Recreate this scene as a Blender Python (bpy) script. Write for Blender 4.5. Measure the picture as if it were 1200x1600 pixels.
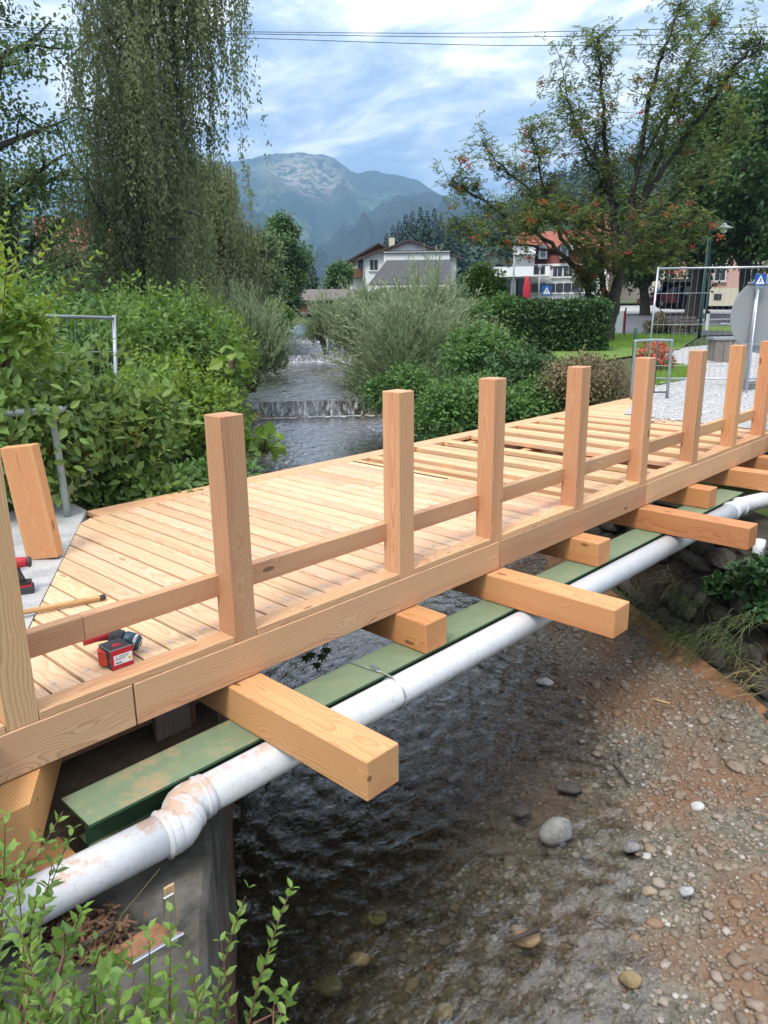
import bpy, bmesh, math, random
import numpy as np
from mathutils import Vector, Matrix

for o in list(bpy.data.objects):
    bpy.data.objects.remove(o)
S = bpy.context.scene
C = S.collection
R = math.radians
random.seed(7)
rng = np.random.default_rng(11)

# ------------------------------------------------------------------ camera
# world: X runs along the footbridge, Y across it (upstream), z = 0 is the deck surface
CAMZ = 1.71
FPX, PITCH, ROLL, YAW = 1199.1, 15.439, -0.623, 43.506
_p, _r, _y = R(PITCH), R(ROLL), R(YAW)
FW = np.array([math.cos(_y)*math.cos(_p), math.sin(_y)*math.cos(_p), -math.sin(_p)])
_rt = np.array([math.sin(_y), -math.cos(_y), 0.0])
_up = np.cross(_rt, FW)
RT = math.cos(_r)*_rt + math.sin(_r)*_up
UP = math.cos(_r)*_up - math.sin(_r)*_rt
cam = bpy.data.cameras.new('camera')
cam_o = bpy.data.objects.new('camera', cam)
C.objects.link(cam_o)
cam_o.matrix_world = Matrix(((RT[0], UP[0], -FW[0], 0), (RT[1], UP[1], -FW[1], 0), (RT[2], UP[2], -FW[2], CAMZ), (0, 0, 0, 1)))
cam.sensor_fit = 'VERTICAL'
cam.sensor_height = 24
cam.lens = 24*FPX/1600
cam.clip_start = 0.05
cam.clip_end = 30000
S.camera = cam_o

# ------------------------------------------------------------------ sky, sun, exposure
SUN_EL, SUN_AZ = R(56), R(196)      # azimuth measured from +X, counter-clockwise
w = bpy.data.worlds.new('World')
S.world = w
w.use_nodes = True
wt = w.node_tree
wt.nodes.clear()

def node(t, typ, ins=None, **props):
    n = t.nodes.new(typ)
    for k, v in props.items():
        setattr(n, k, v)
    for k, v in (ins or {}).items():
        s = n.inputs[k]
        if isinstance(v, bpy.types.NodeSocket):
            t.links.new(v, s)
        else:
            s.default_value = v
    return n

def mth(t, op, a, b=None, c=None, clamp=False):
    n = t.nodes.new('ShaderNodeMath')
    n.operation = op
    n.use_clamp = clamp
    for i, v in enumerate((a, b, c)):
        if v is None:
            continue
        if isinstance(v, bpy.types.NodeSocket):
            t.links.new(v, n.inputs[i])
        else:
            n.inputs[i].default_value = v
    return n.outputs[0]

def vmath(t, op, a, b=None):
    n = t.nodes.new('ShaderNodeVectorMath')
    n.operation = op
    for i, v in enumerate((a, b)):
        if v is None:
            continue
        if isinstance(v, bpy.types.NodeSocket):
            t.links.new(v, n.inputs[i])
        else:
            n.inputs[i].default_value = v
    return n.outputs[0]

def mixc(t, fac, a, b, blend='MIX'):
    n = t.nodes.new('ShaderNodeMix')
    n.data_type = 'RGBA'
    n.blend_type = blend
    for i, v in ((0, fac), (6, a), (7, b)):
        if isinstance(v, bpy.types.NodeSocket):
            t.links.new(v, n.inputs[i])
        else:
            if i and len(v) == 3:
                v = (*v, 1)
            n.inputs[i].default_value = v
    return n.outputs[2]

def ramp(t, fac, stops, interp='LINEAR'):
    n = t.nodes.new('ShaderNodeValToRGB')
    n.color_ramp.interpolation = interp
    e = n.color_ramp.elements
    while len(e) < len(stops):
        e.new(0.5)
    for el, (p, c) in zip(e, stops):
        el.position = p
        el.color = (c, c, c, 1) if isinstance(c, (int, float)) else (*c, 1)
    t.links.new(fac, n.inputs[0])
    return n.outputs[0]

def noise(t, vec, scale, detail=4, rough=.55, dist=0.0, out='Fac'):
    n = node(t, 'ShaderNodeTexNoise', {'Scale': scale, 'Detail': detail, 'Roughness': rough, 'Distortion': dist})
    if vec is not None:
        t.links.new(vec, n.inputs['Vector'])
    return n.outputs[out]

sky = node(wt, 'ShaderNodeTexSky', sky_type='NISHITA', sun_disc=False, sun_elevation=SUN_EL,
           sun_rotation=math.pi/2-SUN_AZ, altitude=700, air_density=1.0, dust_density=3.0, ozone_density=1.0)
tc = node(wt, 'ShaderNodeTexCoord')
sep = node(wt, 'ShaderNodeSeparateXYZ', {0: tc.outputs['Generated']})
den = mth(wt, 'ADD', mth(wt, 'MAXIMUM', sep.outputs[2], 0.0), 0.16)
comb = node(wt, 'ShaderNodeCombineXYZ', {0: mth(wt, 'DIVIDE', sep.outputs[0], den), 1: mth(wt, 'DIVIDE', sep.outputs[1], den), 2: 0.37})
rotv = node(wt, 'ShaderNodeMapping', {'Vector': comb.outputs[0], 'Rotation': (0, 0, R(-46)), 'Scale': (1.15, .78, 1.0)})
n1 = noise(wt, rotv.outputs[0], 2.3, 9, .60, .35)
n2 = noise(wt, rotv.outputs[0], 1.0, 5, .55, .2)
nn = mth(wt, 'ADD', mth(wt, 'MULTIPLY', n1, .62), mth(wt, 'MULTIPLY', n2, .38))
cover = ramp(wt, nn, [(.37, .22), (.46, .58), (.55, .97)])
shade = ramp(wt, noise(wt, rotv.outputs[0], 3.4, 8, .6, .4), [(.36, (.46, .54, .70)), (.46, (.72, .78, .92)), (.54, (1.10, 1.10, 1.11)), (.64, (1.55, 1.50, 1.43))])
bg_sky = node(wt, 'ShaderNodeBackground', {'Color': sky.outputs[0], 'Strength': 0.08})
# overcast skies brighten steadily towards the zenith (CIE overcast law, about 1 : 3)
lum = mth(wt, 'MULTIPLY_ADD', mth(wt, 'MAXIMUM', sep.outputs[2], 0.0), .90, .50)
bg_cld = node(wt, 'ShaderNodeBackground', {'Color': shade, 'Strength': lum})
mixs = node(wt, 'ShaderNodeMixShader', {0: cover, 1: bg_sky.outputs[0], 2: bg_cld.outputs[0]})
node(wt, 'ShaderNodeOutputWorld', {0: mixs.outputs[0]})

sun = bpy.data.lights.new('sun', 'SUN')
sun.energy = 1.5
sun.angle = R(16)
sun.color = (1.0, .95, .87)
sun_o = bpy.data.objects.new('sun', sun)
C.objects.link(sun_o)
sd = Vector((math.cos(SUN_AZ)*math.cos(SUN_EL), math.sin(SUN_AZ)*math.cos(SUN_EL), math.sin(SUN_EL)))
sun_o.rotation_euler = sd.to_track_quat('Z', 'Y').to_euler()
sun_o.location = sd*50

S.view_settings.view_transform = 'Standard'
S.view_settings.look = 'None'
S.view_settings.gamma = 1
S.view_settings.use_curve_mapping = False
S.view_settings.exposure = 1.26
S.render.engine = 'CYCLES'
S.cycles.max_bounces = 4
S.cycles.diffuse_bounces = 2
S.cycles.glossy_bounces = 2
S.cycles.transmission_bounces = 2
S.cycles.transparent_max_bounces = 8
S.cycles.volume_bounces = 0
S.cycles.use_denoising = True
S.cycles.caustics_reflective = False
S.cycles.caustics_refractive = False

# ------------------------------------------------------------------ placing helpers
def ray(u, v):
    return FW + RT*(u-600)/FPX + UP*(800-v)/FPX
def atz(u, v, z):
    d = ray(u, v); k = (z-CAMZ)/d[2]
    return Vector((d[0]*k, d[1]*k, z))
def atd(u, v, D):
    d = ray(u, v); k = D/math.hypot(d[0], d[1])
    return Vector((d[0]*k, d[1]*k, CAMZ+d[2]*k))
def gz(D):                         # the town ground rises gently away from the creek
    return 0.0 if D < 36 else .022*min(D-36, 90)
def atg(u, v):
    d = ray(u, v); h = math.hypot(d[0], d[1]); lo, hi = 3.0, 160.0
    for _ in range(40):
        m = (lo+hi)/2
        if CAMZ+d[2]/h*m > gz(m): lo = m
        else: hi = m
    return Vector((d[0]/h*lo, d[1]/h*lo, gz(lo)))

# ------------------------------------------------------------------ object helpers
WM = {}
def link(name, data, parent=None, mw=None, kind=None, label=None, cat=None, group=None):
    o = bpy.data.objects.new(name, data)
    C.objects.link(o)
    mw = mw or Matrix.Identity(4)
    if parent is not None:
        o.parent = parent
        o.matrix_parent_inverse = WM[parent].inverted()
    o.matrix_basis = mw
    WM[o] = mw.copy()
    if kind: o['kind'] = kind
    if label: o['label'] = label
    if cat: o['category'] = cat
    if group: o['group'] = group
    return o
def thing(name, label, cat, loc=(0, 0, 0), group=None, rotz=0):
    return link(name, None, None, Matrix.Translation(Vector(loc)) @ Matrix.Rotation(rotz, 4, 'Z'), None, label, cat, group)

class Geo:
    def __init__(s):
        s.v = []; s.f = []; s.a = []; s.n = 0
    def add(s, v, f, a=0.0):
        v = np.asarray(v, float).reshape(-1, 3)
        s.v.append(v)
        if isinstance(f, np.ndarray):
            s.f.append(f+s.n)
        else:
            by = {}
            for q in f:
                by.setdefault(len(q), []).append(q)
            for q in by.values():
                s.f.append(np.array(q)+s.n)
        s.a.append(np.full(len(v), a) if np.isscalar(a) else np.asarray(a))
        s.n += len(v)
        return s
    def box(s, c, d, M=None, a=0.0):
        x, y, z = d[0]/2, d[1]/2, d[2]/2
        v = np.array([(-x, -y, -z), (x, -y, -z), (x, y, -z), (-x, y, -z), (-x, -y, z), (x, -y, z), (x, y, z), (-x, y, z)])
        if M is not None:
            v = v @ np.array(M.to_3x3()).T
        return s.add(v+np.array(c), [(0, 3, 2, 1), (4, 5, 6, 7), (0, 1, 5, 4), (1, 2, 6, 5), (2, 3, 7, 6), (3, 0, 4, 7)], a)
    def prism(s, poly, z0, z1, a=0.0):
        n = len(poly)
        v = [(x, y, z0) for x, y in poly]+[(x, y, z1) for x, y in poly]
        f = [tuple(range(n-1, -1, -1)), tuple(range(n, 2*n))]+[(i, (i+1) % n, n+(i+1) % n, n+i) for i in range(n)]
        return s.add(v, f, a)
    def tube(s, pts, rad, sides=6, a=0.0, cap=True):
        P = np.asarray([tuple(p) for p in pts], float)
        n = len(P)
        rr = np.full(n, rad, float) if np.isscalar(rad) else np.asarray(rad, float)
        T = np.gradient(P, axis=0)
        T /= np.linalg.norm(T, axis=1)[:, None]+1e-12
        ref = np.array([0, 0, 1.0]) if abs(T[0][2]) < .9 else np.array([1.0, 0, 0])
        U = np.cross(T, ref); U /= np.linalg.norm(U, axis=1)[:, None]+1e-12
        V = np.cross(T, U)
        an = np.linspace(0, 2*math.pi, sides, endpoint=False)
        ring = P[:, None, :]+rr[:, None, None]*(np.cos(an)[None, :, None]*U[:, None, :]+np.sin(an)[None, :, None]*V[:, None, :])
        i = np.arange(n-1)[:, None]*sides; j = np.arange(sides)[None, :]; k = (np.arange(sides)+1)[None, :] % sides
        q = np.stack([i+j, i+k, i+sides+k, i+sides+j], -1).reshape(-1, 4)
        s.add(ring.reshape(-1, 3), q[:, ::-1].copy(), a)
        if cap:
            b = s.n-n*sides
            s.f.append(np.array([[b+x for x in range(sides)]]))
            s.f.append(np.array([[b+(n-1)*sides+x for x in range(sides-1, -1, -1)]]))
        return s
    def lathe(s, prof, sides=16, M=None, a=0.0):
        an = np.linspace(0, 2*math.pi, sides, endpoint=False)
        v = np.array([(r*math.cos(t), r*math.sin(t), z) for r, z in prof for t in an])
        if M is not None:
            A = np.array(M); v = v @ A[:3, :3].T+A[:3, 3]
        n = len(prof)
        f = [(i*sides+j, i*sides+(j+1) % sides, (i+1)*sides+(j+1) % sides, (i+1)*sides+j) for i in range(n-1) for j in range(sides)]
        f += [tuple(range(sides-1, -1, -1)), tuple((n-1)*sides+j for j in range(sides))]
        return s.add(v, f, a)
    def mesh(s, name, mat=None, smooth=False):
        v = np.concatenate(s.v)
        me = bpy.data.meshes.new(name)
        me.vertices.add(len(v)); me.vertices.foreach_set('co', v.ravel().astype(np.float32))
        loops = np.concatenate([q.ravel() for q in s.f]).astype(np.int32)
        tot = np.concatenate([np.full(len(q), q.shape[1]) for q in s.f]).astype(np.int32)
        st = np.concatenate([[0], np.cumsum(tot)[:-1]]).astype(np.int32)
        me.loops.add(len(loops)); me.loops.foreach_set('vertex_index', loops)
        me.polygons.add(len(tot)); me.polygons.foreach_set('loop_start', st)
        me.polygons.foreach_set('use_smooth', np.full(len(tot), smooth, bool))
        me.update(calc_edges=True)
        at = me.attributes.new('v', 'FLOAT', 'POINT')
        at.data.foreach_set('value', np.concatenate(s.a).astype(np.float32))
        if mat:
            me.materials.append(mat)
        return me
    def build(s, name, mat, parent=None, smooth=False, mw=None, **kw):
        return link(name, s.mesh(name, mat, smooth), parent, mw, **kw)

_bc = {}
def box_mesh(l, w_, h, mat, bev=.004):
    k = (round(l, 3), round(w_, 3), round(h, 3), mat.name, bev)
    if k in _bc: return _bc[k]
    bm = bmesh.new()
    bmesh.ops.create_cube(bm, size=1)
    bmesh.ops.scale(bm, vec=(l, w_, h), verts=bm.verts)
    if bev:
        bmesh.ops.bevel(bm, geom=bm.edges[:], offset=bev, segments=1, affect='EDGES')
    me = bpy.data.meshes.new('timber'); bm.to_mesh(me); bm.free()
    me.materials.append(mat)
    _bc[k] = me
    return me
def timber(name, a, b, w_, h, mat, parent=None, col=(1, 1, 1), bev=.004, up=(0, 0, 1), **kw):
    a, b = Vector(a), Vector(b)
    x = (b-a).normalized(); z = Vector(up); y = z.cross(x).normalized(); z = x.cross(y)
    c = (a+b)/2
    M = Matrix(((x[0], y[0], z[0], c[0]), (x[1], y[1], z[1], c[1]), (x[2], y[2], z[2], c[2]), (0, 0, 0, 1)))
    o = link(name, box_mesh((b-a).length, w_, h, mat, bev), parent, M, **kw)
    o.color = (*col, 1)
    return o
def text_mesh(body, size, mat, ext=.0006):
    cu = bpy.data.curves.new('t', 'FONT'); cu.body = body; cu.size = size; cu.extrude = ext
    cu.align_x = 'CENTER'; cu.align_y = 'CENTER'; cu.resolution_u = 2
    o = bpy.data.objects.new('t', cu); C.objects.link(o)
    bpy.context.view_layer.update()
    me = bpy.data.meshes.new_from_object(o.evaluated_get(bpy.context.evaluated_depsgraph_get()))
    bpy.data.objects.remove(o)
    me.materials.clear(); me.materials.append(mat)
    return me

# ------------------------------------------------------------------ materials
def new_mat(name):
    m = bpy.data.materials.new(name); m.use_nodes = True
    t = m.node_tree; t.nodes.clear()
    return m, t
def finish(t, color, rough=.6, bump=None, bstr=.3, bdist=.01, spec=.4, metal=0.0, extra=None):
    p = node(t, 'ShaderNodeBsdfPrincipled', {'Roughness': rough, 'Metallic': metal, 'Specular IOR Level': spec})
    if isinstance(color, bpy.types.NodeSocket): t.links.new(color, p.inputs['Base Color'])
    else: p.inputs['Base Color'].default_value = (*color, 1)
    if bump is not None:
        b = node(t, 'ShaderNodeBump', {'Strength': bstr, 'Distance': bdist, 'Height': bump})
        t.links.new(b.outputs[0], p.inputs['Normal'])
    node(t, 'ShaderNodeOutputMaterial', {0: p.outputs[0]})
    return p
def plain(name, col, rough=.55, metal=0.0, var=.12, scale=8.0, spec=.4, bump=.1):
    m, t = new_mat(name)
    tcn = node(t, 'ShaderNodeTexCoord').outputs['Object']
    n = noise(t, tcn, scale, 6, .6)
    c = mixc(t, n, tuple(x*(1-var*1.6) for x in col), tuple(min(1, x*(1+var)) for x in col))
    finish(t, c, rough, n, bump, .004, spec, metal)
    return m

def wood_mat(name, light, dark, ring=.009, fleck=.0, knots=1.0, bright=.22):
    m, t = new_mat(name)
    oi = node(t, 'ShaderNodeObjectInfo')
    r = oi.outputs['Random']
    tcn = node(t, 'ShaderNodeTexCoord').outputs['Object']
    r2 = mth(t, 'FRACT', mth(t, 'MULTIPLY', r, 13.7)); r3 = mth(t, 'FRACT', mth(t, 'MULTIPLY', r, 37.3))
    off = node(t, 'ShaderNodeCombineXYZ', {0: mth(t, 'MULTIPLY', r, 60.0), 1: mth(t, 'MULTIPLY_ADD', r2, .16, -.08), 2: mth(t, 'MULTIPLY_ADD', r3, .10, .035)})
    P = vmath(t, 'ADD', tcn, off.outputs[0])
    # knots
    kv = vmath(t, 'MULTIPLY', P, (1.9, 6.0, 6.0))
    vo = node(t, 'ShaderNodeTexVoronoi', {'Vector': kv, 'Scale': 1.0, 'Randomness': 1.0}, feature='F1')
    kd = vo.outputs['Distance']
    swirl = mth(t, 'POWER', 2.718, mth(t, 'MULTIPLY', mth(t, 'MULTIPLY', kd, kd), -22.0))
    # warped pith distance gives ring figure on faces and arcs on ends
    wv = noise(t, vmath(t, 'MULTIPLY', P, (1.4, 4.0, 4.0)), 1.0, 3, .5, .3, out='Color')
    wv = vmath(t, 'MULTIPLY', vmath(t, 'SUBTRACT', wv, (.5, .5, .5)), (0, .085, .085))
    sp = node(t, 'ShaderNodeSeparateXYZ', {0: vmath(t, 'ADD', P, wv)})
    rad = mth(t, 'SQRT', mth(t, 'ADD', mth(t, 'MULTIPLY', sp.outputs[1], sp.outputs[1]), mth(t, 'MULTIPLY', sp.outputs[2], sp.outputs[2])))
    rad = mth(t, 'ADD', rad, mth(t, 'MULTIPLY', swirl, .045*knots))
    saw = mth(t, 'FRACT', mth(t, 'DIVIDE', rad, ring))
    late = mth(t, 'MULTIPLY', mth(t, 'POWER', saw, 2.4), mth(t, 'SUBTRACT', 1.0, mth(t, 'POWER', saw, 14.0)))
    fib = noise(t, vmath(t, 'MULTIPLY', P, (5, 260, 260)), 1.0, 3, .6)
    broad = noise(t, vmath(t, 'MULTIPLY', P, (.9, 7, 7)), 1.0, 3, .5)
    f = mth(t, 'ADD', mth(t, 'MULTIPLY', late, 1.0), mth(t, 'MULTIPLY', mth(t, 'SUBTRACT', fib, .5), .55), clamp=True)
    c = mixc(t, f, light, dark)
    c = mixc(t, mth(t, 'MULTIPLY', mth(t, 'SUBTRACT', broad, .35, clamp=True), .9, clamp=True), c, tuple(x*y for x, y in zip(light, (1.02, .80, .68))))
    sap = mth(t, 'MULTIPLY', ramp(t, mth(t, 'MULTIPLY', mth(t, 'ADD', rad, mth(t, 'MULTIPLY', r, .05)), 5.0), [(.52, 0.0), (.60, 1.0)]), .6)
    c = mixc(t, sap, c, mixc(t, 1.0, c, (1.04, 1.10, 1.06), 'MULTIPLY'))
    c = mixc(t, mth(t, 'SUBTRACT', .6, sap), c, mixc(t, 1.0, c, (.98, .88, .82), 'MULTIPLY'))
    core = mth(t, 'LESS_THAN', kd, .085)
    c = mixc(t, mth(t, 'MULTIPLY', core, .75*min(1, knots)), c, tuple(x*.34 for x in dark))
    if fleck:
        fl = noise(t, vmath(t, 'MULTIPLY', P, (26, 60, 60)), 1.0, 4, .65)
        c = mixc(t, mth(t, 'MULTIPLY', ramp(t, fl, [(.60, 0.0), (.70, 1.0)]), fleck), c, tuple(x*.50 for x in dark))
        fl2 = noise(t, P, 7.0, 5, .6)
        c = mixc(t, mth(t, 'MULTIPLY', ramp(t, fl2, [(.48, 0.0), (.66, 1.0)]), fleck*.35), c, (.66, .45, .28))
    v = mth(t, 'MULTIPLY_ADD', r3, bright, 1-bright*.55)
    c = mixc(t, 1.0, c, node(t, 'ShaderNodeCombineColor', {0: v, 1: v, 2: v}).outputs[0], 'MULTIPLY')
    c = mixc(t, 1.0, c, oi.outputs['Color'], 'MULTIPLY')
    finish(t, c, .62, mth(t, 'ADD', fib, mth(t, 'MULTIPLY', saw, .4)), .18, .002, .3)
    return m

M = {}
M['larch'] = wood_mat('larch_timber', (.625, .395, .24), (.37, .19, .095), ring=.011, knots=1.5, bright=.30)
M['deck'] = wood_mat('larch_decking', (.70, .455, .285), (.46, .255, .14), ring=.012, fleck=.5, knots=.6)
M['beam'] = wood_mat('beam_timber', (.60, .335, .17), (.37, .175, .075), ring=.010, bright=.25)
M['oldwood'] = wood_mat('old_timber', (.26, .15, .08), (.12, .06, .03), fleck=.6)
M['greywood'] = wood_mat('weathered_timber', (.22, .19, .17), (.12, .10, .09), fleck=.4)

def leaf_mat(name, a, b, trans=.30, rough=.5, spec=.35, tip=None):
    m, t = new_mat(name)
    v = node(t, 'ShaderNodeAttribute', attribute_name='v').outputs['Fac']
    st = [(0.0, a), (.75, b)]
    if tip: st = [(0.0, a), (.7, b), (.86, b), (.95, tip)]
    c = ramp(t, v, st)
    p = node(t, 'ShaderNodeBsdfPrincipled', {'Base Color': c, 'Roughness': rough, 'Specular IOR Level': spec})
    hs = node(t, 'ShaderNodeHueSaturation', {'Hue': .485, 'Saturation': 1.1, 'Value': 1.35, 'Color': c})
    tr = node(t, 'ShaderNodeBsdfTranslucent', {'Color': hs.outputs[0]})
    mx = node(t, 'ShaderNodeMixShader', {0: trans, 1: p.outputs[0], 2: tr.outputs[0]})
    node(t, 'ShaderNodeOutputMaterial', {0: mx.outputs[0]})
    return m
M['leaf_shrub'] = leaf_mat('leaf_shrub', (.065, .13, .03), (.16, .26, .055), 0.36)
M['leaf_bright'] = leaf_mat('leaf_bright', (.09, .18, .03), (.215, .32, .055), 0.4)
M['leaf_dog'] = leaf_mat('leaf_dogwood', (.075, .145, .04), (.19, .29, .07), 0.38, tip=(.22, .25, .05))
M['leaf_willow'] = leaf_mat('leaf_willow', (.11, .17, .075), (.29, .35, .19), 0.3, .45)
M['leaf_hedge'] = leaf_mat('leaf_hedge', (.022, .060, .018), (.065, .125, .035), .2)
M['leaf_bush'] = leaf_mat('leaf_bush', (.042, .11, .03), (.12, .225, .05), 0.3)
M['leaf_brown'] = leaf_mat('leaf_brown', (.085, .10, .035), (.24, .18, .085), .2)
M['leaf_laurel'] = leaf_mat('leaf_laurel', (.025, .075, .018), (.12, .22, .03), .2, .35)
M['leaf_birch'] = leaf_mat('leaf_birch', (.11, .145, .075), (.24, .28, .135), 0.5)
M['leaf_alder'] = leaf_mat('leaf_alder', (.085, .14, .07), (.19, .26, .11), 0.5)
M['leaf_rowan'] = leaf_mat('leaf_rowan', (.065, .115, .036), (.19, .24, .07), 0.36)
M['leaf_maple'] = leaf_mat('leaf_maple', (0.027, 0.068, 0.027), (0.083, 0.150, 0.042), .2)
M['leaf_copper'] = leaf_mat('leaf_copper', (.075, .035, .03), (.15, .07, .05), .2)
M['leaf_far'] = leaf_mat('leaf_far', (0.052, 0.111, 0.039), (0.124, 0.208, 0.065), .2)
M['needle'] = leaf_mat('needle', (.014, .034, .020), (.038, .068, .034), .08, .6)
M['leaf_privet'] = leaf_mat('leaf_privet', (.065, .135, .028), (.20, .32, .065), .35, .45)
M['leaf_ivy'] = leaf_mat('leaf_ivy', (.018, .055, .018), (.05, .11, .03), .2, .4)
M['drygrass'] = leaf_mat('dry_grass', (.16, .13, .05), (.36, .30, .15), .3)
M['grass'] = leaf_mat('grass_blade', (.13, .24, .035), (.24, .37, .06), 0.4)
M['bankgrass'] = leaf_mat('bank_grass', (.05, .085, .025), (.14, .16, .06), .3)
M['petal'] = leaf_mat('red_petal', (.45, .03, .03), (.62, .08, .06), .25)
M['berry'] = plain('rowan_berry', (.46, .10, .03), .5, var=.4)
M['bark'] = plain('bark', (.075, .058, .045), .9, var=.5, scale=22, bump=.7)
M['bark_birch'] = plain('birch_bark', (.13, .12, .105), .85, var=.6, scale=9, bump=.5)
M['stem'] = plain('green_stem', (.12, .10, .05), .7)
M['stem_red'] = plain('reddish_stem', (.16, .07, .05), .6)
HAZE = True

def surf(name, cols, scale, rough=.9, bstr=.5, bdist=.02, detail=8, coord='Object', stops=None, dist=.0, spec=.3):
    m, t = new_mat(name)
    co = node(t, 'ShaderNodeTexCoord').outputs[coord]
    n = noise(t, co, scale, detail, .62, dist)
    nf = noise(t, co, scale*7, 6, .65)
    k = mth(t, 'ADD', mth(t, 'MULTIPLY', n, .65), mth(t, 'MULTIPLY', nf, .35))
    L = len(cols)
    st = [((stops[i] if stops else .32+.36*i/(L-1)), c) for i, c in enumerate(cols)]
    c = ramp(t, k, st)
    finish(t, c, rough, k, bstr, bdist, spec)
    return m
M['concrete'] = surf('concrete', [(.10, .095, .085), (.22, .21, .195), (.34, .33, .31)], 3.0)
M['slab'] = surf('slab_concrete', [(.26, .25, .235), (.40, .39, .37), (.50, .485, .46)], 5.0)
M['wallstone'] = surf('wall_stone', [(.022, .024, .012), (.05, .045, .032), (.085, .078, .068), (.17, .16, .145)], 3.2, bstr=.9, bdist=.04)
M['mortar'] = surf('wall_earth', [(.018, .017, .010), (.045, .038, .026), (.085, .07, .05)], 5.0, bstr=1.0, bdist=.04)
M['soil'] = surf('soil', [(.055, .036, .022), (.12, .085, .055), (.19, .14, .09)], 6.0)
M['sawdust'] = surf('sawdust', [(.11, .065, .04), (.26, .135, .07), (.38, .20, .105)], 9.0, 1.0, .5, .012)
M['asphalt'] = surf('asphalt', [(.085, .088, .095), (.13, .133, .14)], 2.0, .85, .2, .004)
M['pave'] = surf('gravel_path', [(.25, .245, .235), (.40, .39, .375), (.52, .51, .49)], 9.0, .95, .5, .01)
M['lawn'] = surf('lawn_soil', [(.08, .14, .03), (.13, .21, .04), (.18, .25, .06)], 1.2, 1.0, .6, .03)
M['ground'] = surf('meadow_ground', [(.045, .065, .02), (.075, .10, .03), (.12, .11, .055)], .8, 1.0, .6, .04)
M['white_line'] = plain('road_paint', (.72, .72, .70), .7)
M['galv'] = plain('galvanised_steel', (.46, .48, .50), .42, .75, .2, 6)
M['galv_dull'] = plain('dull_galvanised', (.30, .345, .34), .55, .45, .25, 6)
M['greenmetal'] = plain('green_metal', (.035, .095, .075), .45, 0, .2, 6)
M['signgrey'] = plain('sign_back', (.33, .34, .345), .55, .25, .08, 3)
M['blue'] = plain('sign_blue', (.02, .10, .36), .4)
M['white'] = plain('white_paint', (.78, .78, .77), .5, var=.05)
M['render_white'] = plain('white_render', (.74, .74, .73), .9, var=.06, scale=1.2)
M['render_cream'] = plain('cream_render', (.60, .55, .42), .9, var=.08, scale=1.0)
M['render_pink'] = plain('pink_render', (.58, .36, .30), .9, var=.08, scale=1.0)
M['render_yellow'] = plain('yellow_render', (.62, .50, .28), .9, var=.08, scale=1.0)
M['render_grey'] = plain('grey_render', (.20, .21, .225), .9, var=.1, scale=1.0)
M['trim'] = plain('window_trim', (.70, .69, .66), .6)
M['brownwood'] = plain('brown_boards', (.20, .085, .045), .75, var=.3, scale=5)
M['darkwood'] = plain('dark_roof_edge', (.075, .05, .045), .7)
M['glass'] = plain('window_glass', (.05, .06, .075), .08, 0, .2, 2, .8, 0)
M['black'] = plain('black_plastic', (.022, .022, .024), .5)
M['rubber'] = plain('dark_grey_rubber', (.05, .05, .055), .65)
M['red_plastic'] = plain('red_plastic', (.42, .022, .03), .42)
M['red_cloth'] = plain('red_cloth', (.48, .03, .05), .8)
M['purple'] = plain('purple_plastic', (.20, .11, .38), .5)
M['steel'] = plain('bright_steel', (.55, .56, .57), .28, .95, .08, 10)
M['teal_steel'] = plain('dark_teal_steel', (.06, .10, .125), .35, .6, .1, 10)
M['cardred'] = plain('red_card', (.47, .018, .035), .55, var=.06)
M['carddark'] = plain('dark_card', (.045, .043, .04), .6, var=.25)
M['cardedge'] = plain('worn_card_edge', (.34, .33, .32), .8)
M['label'] = plain('white_label', (.80, .78, .77), .6, var=.04)
M['ink'] = plain('black_ink', (.03, .03, .03), .7)
M['yellow'] = plain('yellow_sticker', (.72, .52, .06), .6)
M['carred'] = plain('red_car_paint', (.42, .015, .02), .25, spec=.6)
M['handle'] = wood_mat('ash_handle', (.50, .33, .17), (.30, .18, .085), knots=.2)

def tiles_mat(name, a, b, sc):
    m, t = new_mat(name)
    co = node(t, 'ShaderNodeTexCoord').outputs['Object']
    n = noise(t, co, 1.4, 6, .6); n2 = noise(t, co, 14, 3, .6)
    wv = node(t, 'ShaderNodeTexWave', {'Vector': co, 'Scale': sc, 'Distortion': .6}, bands_direction='Z')
    c = mixc(t, n2, a, b)
    c = mixc(t, mth(t, 'MULTIPLY', n, .5), c, tuple(x*.55 for x in a))
    finish(t, c, .85, wv.outputs['Fac'], .6, .03)
    return m
M['rooftile'] = tiles_mat('red_roof_tiles', (.26, .075, .045), (.40, .135, .08), 2.0)
M['rooftile2'] = tiles_mat('maroon_roof_tiles', (.17, .045, .04), (.26, .08, .065), 2.0)
M['roofgrey'] = tiles_mat('grey_shingles', (.06, .058, .062), (.11, .105, .11), 2.2)
M['roofbrown'] = tiles_mat('brown_shingles', (.16, .125, .12), (.24, .20, .185), 1.5)

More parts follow.
